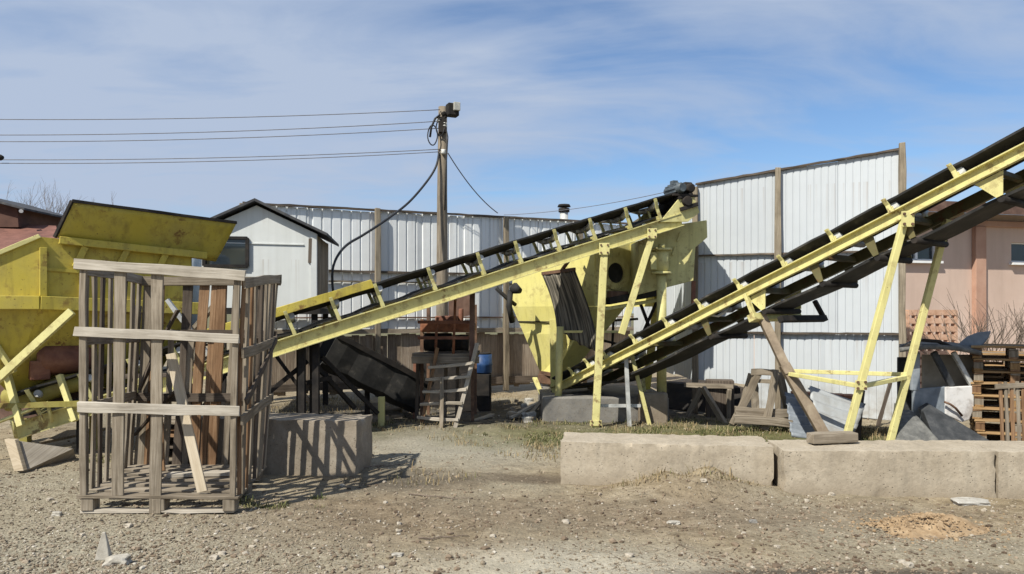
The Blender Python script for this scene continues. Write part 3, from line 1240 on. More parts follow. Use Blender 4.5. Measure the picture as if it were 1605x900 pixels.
# ---- conveyor B: from under the bin up and out to the right
FB = Frame(P(887, 603, 11.6), P(1605, 238, 6.8))
wB, hgB = .78, .125
sB0, sB1 = FB.at_px(866), FB.L * 1.28
cb = thing('belt_conveyor', V(FB(0).x, FB(0).y, 0), 'long yellow belt conveyor rising out of the picture on the right', 'conveyor')
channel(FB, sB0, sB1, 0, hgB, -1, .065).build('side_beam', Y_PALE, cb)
channel(FB, sB0, sB1, wB, hgB, 1, .065).build('side_beam', Y_GRIME_SHADE, cb)
belt(FB, sB0 + .1, sB1, wB, .175, .085).build('belt', RUBBER, cb)
m = MB()
n = 56
rings = []
for k in range(n + 1):
    s = sB0 + .15 + (sB1 - sB0 - .2) * k / n
    sg = -.25 * ss(0, 1.3, s - sB0 - .15) - .02 + .010 * math.cos(s * 2 * math.pi / 1.25)
    rings.append([FB(s, .13, sg + .014), FB(s, wB - .12, sg + .014), FB(s, wB - .12, sg - .014), FB(s, .13, sg - .014)])
m.strip(rings)
m.build('return_belt', RUBBER, cb)
for px in (903, 928, 955, 1001, 1052, 1105, 1166, 1236, 1313, 1403, 1507, 1640):
    idler(FB, FB.at_px(px), wB, .185, cb, Y_PALE, .085, hgB, .0)
s = sB0 + .3
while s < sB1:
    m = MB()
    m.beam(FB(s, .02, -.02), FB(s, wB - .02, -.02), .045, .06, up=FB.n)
    m.build('cross_member', Y_GRIME_SHADE, cb)
    s += .92
for px in (1098, 1180, 1268, 1352, 1408, 1540):
    s = FB.at_px(px)
    big = 1.0 if px in (1180, 1540) else .45
    for q in (wB + .01, -.01):
        m = MB()
        m.prism([FB(s + .04 - .14 * big, q, -.07), FB(s + .04 + .12 * big, q, -.07), FB(s + .07, q, -.28), FB(s + .01, q, -.28)], FB.p * .012)
        b_ = m.build('return_hanger', Y_PALE if px in (1180, 1540) else Y_GRIME_SHADE, cb)
    t = MB()
    t.tube([FB(s + .04, .0, -.305), FB(s + .04, wB, -.305)], .035, 10)
    t.build('return_roller', DARKST, b_)
nl_top = FB(FB.at_px(1416), -.02, -.06)
nl_bot = G(1309, 740)
fl_top = FB(FB.at_px(1480, wB), wB + .02, -.06)
fl_bot = Vector(((1383 - CX) * fl_top.y / F, fl_top.y, 0))
for a, b, mt in ((nl_top, nl_bot, Y_PALE), (fl_top, fl_bot, Y_PALE)):
    m = MB()
    m.beam(a, b - Z * .08, .066, .066, up=V(0, 1, 0))
    m.build('leg', mt, cb, bevel=.006)
gusset(nl_top + V(-.01, -.075, -.02), .13, .16, cb, Y_PALE)
gusset(nl_top.lerp(nl_bot, .655) + V(0, -.045, 0), .12, .10, cb, Y_PALE)
# wooden-brown prop with the tie bars to the legs
s = FB.at_px(1172)
pt = FB(s, .1, -.30)
pm = P(1236, 586, 8.75)
pb = G(1318, 714)
m = MB()
m.beam(pt, pm, .10, .09, up=V(0, 1, 0), seg=4, jit=.003)
m.beam(pm + (pt - pm).normalized() * .12, pb - Z * .1, .12, .10, up=V(0, 1, 0), seg=4, jit=.004)
m.build('prop', W_BROWN if False else m_plain('brown_painted_steel', [(.12, .09, .06), (.24, .185, .13), (.34, .28, .2)], 5), cb, bevel=.006)
m = MB()
m.beam(FB(s - .02, -.10, -.33), FB(s + .02, wB + .12, -.33), .10, .09, up=FB.n)
m.beam(FB(s, -.06, -.33), FB(s, -.06, -.02), .07, .04, up=FB.u)
m.build('cross_head', Y_PALE, cb, bevel=.005)
m = MB()
m.beam(FB(s + .25, .05, -.46), FB(s + .25, wB + .3, -.46), .07, .07, up=FB.n)
m.beam(FB(s + .25, wB + .28, -.46), FB(s + .22, wB + .28, -.2), .05, .05, up=FB.u)
m.build('hanger_frame', DARKST, cb)
nlm = nl_top.lerp(nl_bot, (602 - 335) / (740 - 335.0))
flm = fl_top.lerp(fl_bot, (595 - 362) / (730 - 362.0))
for a, b in ((pm, nlm), (pm + V(.05, .02, .03), flm), (nlm - Z * .01, flm - Z * .03)):
    m = MB()
    m.beam(a, b, .05, .045)
    m.build('tie_bar', Y_PALE, cb, bevel=.004)
# little trestle under the low end
for (a, b) in (((981, 560, 10.7), (982, 664)), ((990, 556, 10.9), (1010, 658)), ((1000, 520, 11.9), (1000, 640))):
    m = MB()
    q = G(*b)
    m.beam(P(*a), V(q.x, P(*a).y, -.06), .055, .05, up=V(0, 1, 0))
    m.build('trestle_leg', Y_PALE if b[0] != 982 else LIGHTST, cb)
m = MB()
m.beam(P(936, 636, 10.8), P(1004, 636, 10.85), .035, .045)
m.build('trestle_bar', LIGHTST, cb)
# hanging air hose loop
m = MB()
m.tube([P(1108, 487, 9.6), P(1114, 494, 9.5), P(1126, 496, 9.45), P(1136, 490, 9.4), P(1142, 482, 9.4)], .014, 8)
m.build('hose', LIGHTST, cb)

# ------------------------------------------------------------------ mixer bin under the head of conveyor A
p1, p2 = V(.006, 13.2, 0), V(1.31, 11.72, 0)
d1 = (p2 - p1).normalized()
d2 = V(.87, .49, 0).normalized()
p3, p4 = p2 + d2 * 1.35, p1 + d2 * 1.35
zt = lambda p: 2.28 + .268 * p.x
mb_ = thing('mixer_bin', V(1.1, 12.5, 0), 'yellow steel mixer bin with round hole and tapered outlet above a concrete plinth', 'bin')
ztop4 = lambda p: p + Z * zt(p)
thk = .02
m = MB()
m.prism([p1 + Z * 1.75, p2 + Z * 1.75, ztop4(p2), ztop4(p1)], d2 * thk)
m.build('side_plate', Y_DEEP, mb_)
m = MB()
m.prism([p4 + Z * 1.75, p3 + Z * 1.75, ztop4(p3), ztop4(p4)], -d2 * thk)
m.build('side_plate', Y_DEEP, mb_)
fo = d2 * (thk + .001)
m = MB()
m.prism([p2 + fo + Z * 1.75, p3 - fo + Z * 1.92, p3 - fo + Z * (zt(p3) - .01), p2 + fo + Z * (zt(p2) - .01)], -d1 * thk)
m.build('front_plate', Y_PALE, mb_)
m = MB()
m.prism([p1 + fo + Z * 1.75, p4 - fo + Z * 1.75, p4 - fo + Z * zt(p4), p1 + fo + Z * zt(p1)], d1 * thk)
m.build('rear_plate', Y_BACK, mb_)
# outlet cone
q1, q2 = V(.506, 12.95, .58), V(.70, 12.5, .58)
q3, q4 = q2 + d2 * .34, q1 + d2 * .34
top = [p1 + Z * 1.748, p2 + Z * 1.748, p2 + d2 * .62 + Z * 1.748, p1 + d2 * .9 + Z * 1.748]
m = MB()
m.strip([[q1, q2, q3, q4], [a.lerp(b, .6) for a, b in zip((q1, q2, q3, q4), top)], top])
m.build('outlet_cone', Y_DEEP, mb_)
m = MB()
sa, sb = q1.lerp(top[0], .78), q2.lerp(top[1], .78)
off = -d2 * .012
m.beam(sa + off * .6, sb + off * .6, .012, .018)
m.build('seam_strip', DARKST, mb_)
m = MB()
m.beam(q1 + off + Z * .02, q2 + off + Z * .02, .04, .06)
m.build('outlet_flange', RUST, mb_)
m = MB()
m.box(q1.lerp(q3, .5) - Z * .08, .5, .36, .16, math.atan2(d1.y, d1.x))
m.build('outlet_gate', RUST, mb_, bevel=.01)
# round hole with its ring on the front plate
hc = P(963, 428, 12.0)
k = (963 - CX) / F
sfr = (k * p2.y - p2.x) / (d2.x - k * d2.y)
hc = p2 + d2 * sfr
hc.z = H + 62 * hc.y / F
nf = V(d2.y, -d2.x, 0)                        # outward normal of the front plate
m = MB()
R0, R1, N = .165, .275, 32
def ringpts(r, o):
    return [hc + nf * o + (d2 * math.cos(2 * math.pi * i / N) + Z * math.sin(2 * math.pi * i / N)) * r for i in range(N)]
m.strip([ringpts(R1, .0), ringpts(R1, .05), ringpts(R0, .05), ringpts(R0, -.0)], caps=False, smooth=False)
rg = m.build('hole_ring', Y_PALE, mb_)
m = MB()
m.strip([ringpts(R0, .012), ringpts(R0, .004)])  # black disc standing in for the darkness inside the hole
m.build('hole_dark_disc', RUBBER, rg)
# flange box below the hole and the dark discharge bar
m = MB()
m.box(hc + nf * .06 + d2 * .02 - Z * .36, .34, .12, .13, math.atan2(d2.y, d2.x))
m.build('hinge_box', BROWNPL, mb_, bevel=.01)
m = MB()
a, b = p2 + nf * .10 + d2 * .18 + Z * 1.83, p2 + nf * .10 + d2 * 1.3 + Z * 2.0
m.beam(a, b, .10, .11)
m.build('shaft_cover', RUBBER, mb_, bevel=.01)
m = MB()
m.beam(a - Z * .13 - d2 * .1, b - Z * .13, .10, .045)
m.build('ledge', Y_PALE, mb_)
# feed chute below the belt head
cw = 11.47
m = MB()
poly = [(1001, 378), (1062, 352), (1108, 345), (1109, 372), (1090, 388), (1087, 440), (1040, 452), (1001, 462)]
m.prism([P(x, y, cw) for x, y in poly], V(-.03, .62, 0))
m.build('feed_chute', Y_PALE, mb_, bevel=.008)
for i in range(3):
    m = MB()
    a = P(1067 - i * 8, 365 + i * 22, cw - .012)
    m.beam(a, a + V(-.05, 0, -.13), .03, .03, up=V(0, 1, 0))
    m.build('chute_lug', Y_PALE, mb_)
m = MB()
m.beam(P(1087, 441, cw + .2), P(1086, 510, cw + .2), .06, .05, up=V(0, 1, 0))
m.build('chute_leg', RUST_RED, mb_)
# post with the pipe fitting at its top
pf = P(1037, 430, 11.28)
m = MB()
m.tube([V(pf.x, pf.y, .3), pf + Z * .02], .075, 16)
po = m.build('leg', Y_PALE, mb_)
m = MB()
m.tube([pf + Z * .0, pf + Z * .4], .105, 18)
for z in (0.0, .36):
    m.tube([pf + Z * z, pf + Z * (z + .035)], .155, 18)
m.box(pf + V(-.13, 0, .2), .10, .12, .26)
m.tube([pf + Z * .395, pf + Z * .46], .05, 10)
m.build('pipe_fitting', Y_PALE, po)
m = MB()
a = P(878, 512, 11.4)
m.tube([V(a.x - .04, a.y, -.05), V(a.x, a.y, a.z)], .055, 14)
m.build('leg', Y_PALE, mb_)
m = MB()
a = P(869, 500, 12.15)
m.beam(V(a.x + .02, a.y, .3), a, .16, .09, up=V(0, 1, 0))
m.build('leg', Y_DEEP, mb_, bevel=.006)
m = MB()
a = p3 + Z * 1.92 - d2 * .06
m.beam(V(a.x - .2, a.y, .3), a, .12, .1, up=V(0, 1, 0))
m.build('leg', Y_OLIVE, mb_, bevel=.006)
m = MB()
a = p4 + Z * 1.75 - d2 * .06
m.beam(V(a.x, a.y, .3), a, .12, .1, up=V(0, 1, 0))
m.build('leg', Y_OLIVE, mb_)
m = MB()
m.beam(P(884, 520, 11.45), P(975, 520, 11.5), .035, .035)
m.build('stay_bar', Y_PALE, mb_)
for (a, b) in (((1003, 474, 12.2), (1019, 516, 12.3)), ((1031, 470, 12.2), (1004, 530, 12.4)),                ((940, 504, 12.6), (1000, 500, 12.4)), ((962, 490, 12.7), (959, 560, 12.7)), ((938, 532, 12.5), (990, 545, 12.4))):
    m = MB()
    m.beam(P(*a), P(*b), .04, .04)
    m.build('brace', DARKST, mb_)
# ragged rubber sheet hanging over the side of the bin
m = MB()
ca0, ca1 = P(850, 431, 12.05), P(901, 424, 11.45)
cb0, cb1 = P(868, 514, 11.75), P(934, 552, 11.15)
cdir = (ca1 - ca0).normalized()
cn = V(cdir.y, -cdir.x, 0)


def cur(u, v):
    p = ca0.lerp(ca1, u).lerp(cb0.lerp(cb1, u), v)
    p = p + cn * (.016 * math.sin(u * 23) * (.4 + .6 * v) - .16 * math.sin(v * 2.4) * .6)
    p.z += .012 * math.sin(u * 31) * v - .05 * v * math.sin(u * 3.1)
    return p


m.grid(cur, 44, 14, smooth=True)
m.build('hanging_sheet', CURTAIN, mb_, solid=.012)
m = MB()
m.beam(ca0 + Z * .02, ca1 + Z * .02, .04, .05)
m.tube([ca0.lerp(ca1, .6) + Z * .02, ca0.lerp(ca1, .9) + Z * .22], .03, 8)
m.build('sheet_rod', RUST, mb_)
m = MB()
m.tube([P(778, 452, 12.4), P(795, 468, 12.5), P(808, 478, 12.6)], .035, 8)
m.tube([P(800, 456, 12.4), P(798, 480, 12.3), P(803, 505, 12.4)], .05, 8)
m.tube([P(806, 452, 12.4), P(815, 456, 12.3)], [.10, .05], 10)
m.build('hose_bundle', RUBBER, mb_)

# ------------------------------------------------------------------ concrete plinth
m = MB()
m.box(V(1.42, 12.1, .11), 1.92, 1.8, .52)
pl = m.build('concrete_plinth', CONC_D, bevel=.03)
tag(pl, 'low dark concrete plinth beneath the yellow mixer bin', 'plinth')
m = MB()
m.box(P(1023, 640, 11.12) + V(0, 0, 0), .42, .2, .48)
pb_ = m.build('concrete_footing', CONC_G, bevel=.025)
tag(pb_, 'grey concrete footing at the foot of the right yellow bin post', 'footing')

# ------------------------------------------------------------------ loading hopper on the left
hC = V(-5.30, 8.30, 0)
hd = V(.786, .62, 0).normalized()
hn = V(hd.y, -hd.x, 0)
fh = thing('loading_hopper', V(-4.9, 9.0, 0), 'mustard yellow loading hopper with a raised flap behind the slatted crate', 'hopper')


def fp(s, z, o=0.0):
    return hC + hd * s + hn * o + Z * z


wl_ = V(-6.25, 7.86, 0)
m = MB()
m.prism([fp(0, 1.80), fp(1.62, 1.74), fp(1.62, 2.42), fp(0, 2.5)], -hn * .012)
m.build('front_plate', Y_OLIVE, fh)
m = MB()
m.prism([fp(-.001, 1.80), fp(-.001, 2.5), V(wl_.x, wl_.y, 1.93), V(wl_.x, wl_.y, 1.80)], -hn * .012)
m.build('wing_plate', Y_OLIVE, fh)
m = MB()
m.prism([fp(0, 1.72), fp(1.62, 1.66), fp(1.30, .72, -.55), fp(.25, .72, -.55)], -hn * .012)
m.build('lower_plate', Y_OLIVE, fh)
m = MB()
m.prism([fp(-.002, 1.72), fp(.248, .72, -.55), V(wl_.x + .5, wl_.y + .6, .72), V(wl_.x, wl_.y, 1.72)], -hn * .012)
m.build('lower_plate', Y_OLIVE, fh)
dpt = 1.7
m = MB()
m.prism([fp(1.62, 1.66), fp(1.62, 2.42), fp(1.62, 2.42, -dpt), fp(1.62, 1.66, -dpt)], -hd * .012)
m.build('end_plate', Y_OLIVE, fh)
m = MB()
m.prism([fp(-.9, 1.66, -dpt), fp(1.62, 1.66, -dpt), fp(1.62, 2.42, -dpt), fp(-.9, 2.3, -dpt)], hn * .012)
m.build('rear_plate', Y_OLIVE, fh)
m = MB()
m.prism([fp(1.62, 1.65), fp(1.30, .72, -.55), fp(1.30, .72, -1.1), fp(1.62, 1.65, -dpt)], -hd * .012)
m.prism([fp(-.9, 1.65, -dpt), fp(1.62, 1.65, -dpt), fp(1.30, .72, -1.1), fp(.1, .72, -1.1)], hn * .012)
m.build('lower_plate', Y_OLIVE, fh)
# raised flap, leaning back a little
m = MB()
f0, f1, f2, f3 = P(86, 372, 8.36), P(338, 410, 9.58), P(371, 349, 9.5), P(113, 315, 8.3)


def flap(u, v):
    p = f0.lerp(f1, u).lerp(f3.lerp(f2, u), v)
    return p + hn * (.012 * math.sin(u * 7) * math.sin(v * 3))


m.grid(flap, 18, 6, smooth=True)
fo_ = m.build('flap', Y_OLIVE, fh, solid=.014)
m = MB()
m.beam(f3, f2, .03, .035, seg=6, jit=.003)
m.beam(f0, f3, .03, .035)
m.build('flap_edge', DARKST, fo_)
m = MB()
m.beam(fp(.18, 2.47, .05), fp(1.78, 2.37, .05), .09, .085)
m.build('rim_beam', Y_OLIVE, fh, bevel=.006)
m = MB()
m.beam(fp(0, 2.51, .01), V(wl_.x, wl_.y, 1.95) + hn * .01, .05, .045, seg=6, jit=.003)
m.build('wing_rim', Y_PALE, fh, bevel=.004)
m = MB()
m.beam(fp(-.001, 1.76, .05), fp(1.7, 1.70, .05), .10, .15)
m.beam(fp(-.001, 1.76, .05), V(wl_.x, wl_.y, 1.76) + hn * .05, .10, .15)
m.build('waist_beam', Y_OLIVE, fh, bevel=.006)
for s in (.03, .42):
    m = MB()
    m.beam(fp(s, 1.835, .03), fp(s - .0, 2.38 if s < .1 else 2.12, .03), .07, .055, up=hn)
    m.build('rib', Y_OLIVE, fh, bevel=.004)
for s in (.42, .86, 1.3):
    m = MB()
    m.beam(fp(s - .08, 2.17, .03), fp(s + .02, 2.41, .05), .07, .05, up=hn)
    m.build('rib', Y_OLIVE, fh, bevel=.004)
m = MB()
m.beam(fp(.05, 2.14, .012), fp(.42, 2.12, .012), .022, .035)
m.build('seam_strip', Y_OLIVE, fh)
for (a, b, w) in ((P(113, 488, 8.35), P(-40, 628, 8.1), .085), (P(-20, 520, 8.2), P(22, 584, 8.3), .05), (P(8, 575, 8.4), P(33, 668, 8.3), .07), (P(93, 588, 8.5), P(118, 660, 8.4), .06)):
    m = MB()
    m.beam(a, b, w, .06, up=V(0, 1, 0))
    m.build('brace', Y_PALE, fh, bevel=.004)
m = MB()
m.beam(P(-60, 638, 8.25), P(150, 632, 8.45), .05, .06)
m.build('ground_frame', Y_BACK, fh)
for (px, D) in ((40, 9.6), (150, 9.0), (285, 10.2)):
    m = MB()
    a = P(px, 600, D)
    m.beam(V(a.x, a.y, -.05), V(a.x, a.y, 1.66), .10, .10, up=V(0, 1, 0))
    m.build('leg', Y_BACK, fh)
# rusty drive and slack belt under the outlet
m = MB()
c = P(100, 562, 8.75)
m.tube([c - hd * .28, c - hd * .2, c + hd * .22, c + hd * .3], [.12, .19, .19, .13], 14)
m.box(c - Z * .12 - hd * .25, .2, .3, .22, .67)
m.build('drive_housing', RUST_RED, fh, bevel=.012)
m = MB()
c0, c1 = P(10, 628, 8.6), P(140, 596, 8.75)
m.tube([c0, c0.lerp(c1, .35) - Z * .02, c0.lerp(c1, .7) + Z * .02, c1], [.13, .12, .12, .10], 12)
m.build('chute_lip', Y_BACK, fh)
m = MB()
m.prism([P(-40, 560, 8.9), P(140, 545, 9.0), P(140, 650, 9.0), P(-40, 660, 8.9)], V(-.05, .3, 0))
m.build('back_plate', BROWNPL, fh)
# hand rail on the tail of the conveyor
m = MB()
h0, h1 = FA(FA.at_px(24), -.12, .14), FA(FA.at_px(90), -.12, .2)
m.tube([h0 - FA.u * .4, h1], .022, 8)
for t in (.1, .98):
    q = h0.lerp(h1, t)
    m.tube([q, q - Z * .22 + V(.02, .05, 0)], .02, 8)
m.tube([FA(FA.at_px(73), -.1, .0), FA(FA.at_px(73), -.1, .11), FA(FA.at_px(86), -.1, .13), FA(FA.at_px(86), -.1, .02)], .012, 6)
m.build('hand_rail', Y_PALE, ca)
# ------------------------------------------------------------------ tall slatted crate in front
cFL, cFR, cBR, cBL = V(-3.555, 6.10, 0), V(-2.266, 6.10, 0), V(-2.46, 7.33, 0), V(-3.78, 7.33, 0)
crate = thing('wooden_crate', V(-3.0, 6.7, 0), 'tall open crate of weathered wooden slats on a pallet, standing on the gravel', 'crate')


def cr(u, v, z):
    """u across the front, v to the back, z up; the crate has racked a little to the right and back"""
    p = cFL.lerp(cFR, u).lerp(cBL.lerp(cBR, u), v)
    sag = (-.10 * u * (1 - v) - .03 * v) * z / 2.05
    return p + V(.10 * v * z / 2.0 + .035 * u * z / 2.0, 0, z + sag)


def plank(mat, a, b, w, t, up, parent=crate, name='slat', seg=6, jit=.0045, bow=.013, bev=.003):
    m = MB()
    m.beam(a, b, w, t, up=up, seg=seg, jit=jit, bow=bow)
    return m.build(name, mat, parent, bevel=bev)


fx = V(1, 0, 0)
# pallet
for i, v in enumerate((.03, .2, .36, .53, .69, .86, .97)):
    plank(W_GREY, cr(-.02, v, .135), cr(1.01, v, .125), .11, .022, Z, name='deck_board', bow=.004)
for v in (.04, .5, .96):
    for u in (.045, .5, .95):
        m = MB()
        m.box(cr(u, v, .065), .10, .12, .10, .05)
        m.build('pallet_block', W_GREY, crate, bevel=.006)
    plank(W_LIGHT, cr(-.0, v, .008), cr(.98, v, .006), .10, .022, Z, name='bottom_board')
# front
o = -.035
plank(W_GREY, cr(.015, 0, .13), cr(.015, 0, 2.07), .055, .022, V(0, 1, 0))
plank(W_GREY, cr(.235, 0, .14), cr(.245, 0, 2.06), .095, .022, V(0, 1, 0))
plank(W_GREY, cr(.475, 0, -.01), cr(.475, 0, 2.06), .095, .022, V(0, 1, 0))
plank(W_GREY, cr(.97, 0, .13), cr(.975, 0, 2.05), .05, .022, V(0, 1, 0))
for (z, mt, u0, u1, w) in ((2.045, W_LIGHT, -.03, 1.03, .085), (1.495, W_LIGHT, -.03, 1.0, .075), (.875, W_LIGHT, -.01, 1.01, .085)):
    plank(mt, cr(u0, 0, z) + V(0, -.026, 0), cr(u1, 0, z + .01) + V(0, -.026, 0), .024, w, Z, name='rail', seg=8, bow=.006)
# left side
for v in (.08, .20, .33, .46, .59, .72, .85, .97):
    plank(W_DARK if v in (.33, .72) else W_GREY, cr(0.0, v, .13), cr(0.0, v + random.uniform(-.012, .012), 2.04), .055, .02, fx)
for z in (2.0, 1.42, .85):
    plank(W_GREY, cr(.012, -.0, z), cr(.012, 1.0, z), .022, .085, Z, name='rail')
# right side
for v, mt in ((.06, W_BROWN), (.16, W_GREY), (.27, W_BROWN), (.38, W_GREY), (.56, W_DARK), (.67, W_GREY), (.78, W_GREY), (.88, W_DARK), (.97, W_GREY)):
    plank(mt, cr(1.0, v, .11), cr(1.0, v + random.uniform(-.012, .012), 2.03), .055, .02, fx)
for z in (1.99, 1.38, .80):
    plank(W_GREY, cr(1.018, .0, z), cr(1.018, 1.02, z + .02), .022, .085, Z, name='rail')
plank(W_DARK, cr(1.03, .05, .95), cr(1.03, .98, 1.42), .02, .06, Z, name='brace')
# back
for u in (.255, .405, .535, .70, .875):
    plank((W_DARK, W_GREY, W_BROWN)[int(u * 100) % 3], cr(u, 1.0, .14), cr(u + random.uniform(-.012, .012), 1.0, random.choice((2.02, 1.5, 2.02))), .06, .02, V(0, 1, 0))
for u, mt in ((.06, W_GREY), (.195, W_BROWN), (.34, W_DARK), (.47, W_BROWN), (.60, W_BROWN), (.80, W_GREY), (.95, W_GREY)):
    if u == .195:
        plank(W_BROWN, cr(.13, 1.0, .14), cr(.13, 1.0, 2.02), .12, .022, V(0, 1, 0))
    else:
        plank(mt, cr(u, 1.0, .14), cr(u + random.uniform(-.01, .01), 1.0, 2.02), .095, .022, V(0, 1, 0))
for (z, w) in ((1.99, .085), (1.45, .08), (.83, .08)):
    plank(W_DARK if z < 1.9 else W_GREY, cr(-.02, .985, z), cr(1.03, .985, z), .024, w, Z, name='rail')
for (a, b) in (((.03, .94, .45), (.36, .94, .95)), ((.05, .95, .9), (.3, .95, 1.7))):
    plank(W_DARK, cr(*a), cr(*b), .02, .07, V(0, 1, 0), name='brace')
# loose things standing in the crate
o_ = plank(W_PALE, cr(.765, .05, .16), cr(.52, .14, 1.33), .085, .022, V(0, 1, 0), parent=None, name='loose_plank', bow=.004)
tag(o_, 'pale broken plank leaning inside the tall slatted crate', 'plank')
o_ = plank(W_BROWN, cr(.30, .72, .15), cr(.18, .93, 1.12), .075, .022, V(0, 1, 0), parent=None, name='loose_plank')
tag(o_, 'brown plank leaning in the back left corner of the slatted crate', 'plank')
m = MB()
m.beam(cr(.4, .55, .165), cr(.86, .62, .165), .12, .03, seg=4, jit=.004)
tag(m.build('loose_board', W_LIGHT), 'short bleached board lying flat on the pallet inside the crate', 'board')

# ------------------------------------------------------------------ concrete foundation blocks
def block(a, b, depth, ztop, mat, label, chip=.02, name='concrete_block', group=None, tilt=0.0, zb=-.25, seedv=0.0):
    """rough rectangular block with its front foot from a to b"""
    a, b = Vector((a.x, a.y, 0)), Vector((b.x, b.y, 0))
    d = (b - a).normalized()
    n = V(-d.y, d.x, 0)
    L = (b - a).length
    m = MB()
    nu, nv, nw = max(6, int(L / .028)), max(4, int(depth / .035)), 20

    def P3(s, t, z):
        q = a + d * s + n * t + Z * z
        e = 0.0
        # wear along the edges
        ds = min(s, L - s)
        dt = min(t, depth - t)
        dz = ztop - z
        near = sorted((ds, dt, dz))
        edge = max(0, 1 - (near[0] + near[1]) / .05)
        k = mnoise.noise(q * 3.1 + V(seedv, 0, 0)) + .6 * mnoise.noise(q * 9 + V(seedv, 2, 0))
        c = a + d * (L / 2) + n * (depth / 2) + Z * (ztop * .4)
        q = q + (c - q).normalized() * (edge * max(.002, chip * (.55 * k + .6 * mnoise.noise(q * 13) + .3 * mnoise.noise(q * 30)) * 1.6)) + V(0, 0, tilt * (s / L - .5))
        dent = max(0, mnoise.noise(q * 5 + V(seedv, 9, 0)) - .28)
        q = q + (c - q).normalized() * dent * .05 * (1 if dz > .001 else .5)
        q = q + V(mnoise.noise(q * 7), mnoise.noise(q * 7 + V(5, 0, 0)), mnoise.noise(q * 7 + V(0, 5, 0))) * .003 + V(0, mnoise.noise(q * 26), mnoise.noise(q * 26 + V(3, 0, 0))) * .0035
        return q
    # five faces on one welded lattice
    ids = {}

    def vid(i, j, k):
        key = (i, j, k)
        if key not in ids:
            ids[key] = len(m.v)
            m.v.append(tuple(P3(i / nu * L, j / nv * depth, zb + (ztop - zb) * k / nw)))
        return ids[key]
    for i in range(nu):
        for k in range(nw):
            m.face((vid(i, 0, k), vid(i + 1, 0, k), vid(i + 1, 0, k + 1), vid(i, 0, k + 1)), smooth=True)
            m.face((vid(i + 1, nv, k), vid(i, nv, k), vid(i, nv, k + 1), vid(i + 1, nv, k + 1)), smooth=True)
        for j in range(nv):
            m.face((vid(i, j, nw), vid(i + 1, j, nw), vid(i + 1, j + 1, nw), vid(i, j + 1, nw)), smooth=True)
    for j in range(nv):
        for k in range(nw):
            m.face((vid(0, j + 1, k), vid(0, j, k), vid(0, j, k + 1), vid(0, j + 1, k + 1)), smooth=True)
            m.face((vid(nu, j, k), vid(nu, j + 1, k), vid(nu, j + 1, k + 1), vid(nu, j, k + 1)), smooth=True)
    o = m.build(name, mat)
    mod = o.modifiers.new('split', 'EDGE_SPLIT')
    mod.split_angle = math.radians(42)
    return tag(o, label, 'concrete block', group)


BG = 'concrete foundation blocks across the yard'
block(V(.465, 7.12, 0), V(2.43, 6.86, 0), .60, .405, CONC, 'long pale concrete block with rounded left end and soil heaped against it', .05, group=BG, seedv=1)
block(V(2.475, 6.74, 0), V(4.33, 6.60, 0), .60, .40, CONC, 'pale concrete block with a grey timber offcut on its top', .03, group=BG, seedv=4, tilt=.02)
block(V(4.345, 6.61, 0), V(6.3, 6.50, 0), .60, .405, CONC, 'pale concrete block cut off by the right edge of the picture', .025, group=BG, seedv=8)
block(V(-3.30, 7.66, 0), V(-1.56, 7.42, 0), .50, .56, CONC_G, 'grey concrete block half hidden behind the tall slatted crate', .045, group=BG, seedv=12)
m = MB()
a = V(2.83, 7.02, .457)
m.beam(a, V(3.29, 7.10, .457), .12, .095, seg=5, jit=.004)
tag(m.build('timber_offcut', W_DARK if False else W_GREY, bevel=.006), 'short grey timber offcut lying on top of the concrete block', 'timber')

# ------------------------------------------------------------------ wedge of timber and slab at the far left
m = MB()
a = G(14, 733)
wd = thing('timber_ramp', G(45, 722), 'old wooden board wedge lying on gravel at the left edge of the yard', 'timber')
p0, p1_, p2_, p3_ = P(8, 690, 7.9), G(28, 738), G(112, 716), P(108, 704, 8.3)
m.prism([p0, p1_ - Z * .02, p2_ - Z * .02, p3_], V(.03, .04, 0))
m.build('board', W_LIGHT, wd, bevel=.004)
m = MB()
m.prism([p0 + V(-.01, 0, .01), p1_ + V(-.02, -.03, 0), p1_ + V(.06, .0, 0), p0 + V(.09, .02, .0)], V(.0, .06, 0))
m.build('end_board', W_PALE, wd, bevel=.004)
m = MB()
a, b = G(62, 704), G(105, 690)
m.prism([a + Z * .05, b + Z * .1, b + V(.3, .5, .06), a + V(.1, .5, .05)], Z * .03)
tag(m.build('plank_board', W_GREY), 'grey board lying under the tail of the left conveyor', 'board')

# ------------------------------------------------------------------ platform, ladder and dark chute in the middle
pf_ = thing('work_platform', V(-1.02, 11.22, 0), 'rusty work platform with railings and timber deck in front of the far fence', 'platform')
zd = 1.03
for (x, y) in ((-1.37, 11.25), (-.60, 11.25), (-1.37, 12.1), (-.60, 12.1)):
    m = MB()
    m.beam(V(x, y, -.05), V(x, y, zd + (.52 if y < 12 else .75)), .05, .05, up=V(0, 1, 0), seg=3, jit=.002)
    m.build('post', RUST, pf_)
m = MB()
m.beam(V(-.585, 10.76, zd - .2), V(-.575, 10.76, 1.98), .075, .07, up=V(0, 1, 0))
m.build('tall_post', BROWNPL, pf_)
for i in range(6):
    plank(W_DARK if i % 2 else W_GREY, V(-1.46, 10.86 + i * .15, zd), V(-.50, 10.86 + i * .15, zd), .14, .045, Z, parent=pf_, name='deck_plank')
plank(W_GREY, V(-1.46, 10.76, zd - .07), V(-.48, 10.76, zd - .07), .03, .10, Z, parent=pf_, name='edge_board')
for z in (.25, .48):
    m = MB()
    m.beam(V(-1.38, 10.82, zd + z), V(-.58, 10.82, zd + z), .035, .045, seg=3, jit=.002)
    m.build('railing', RUST_RED, pf_)
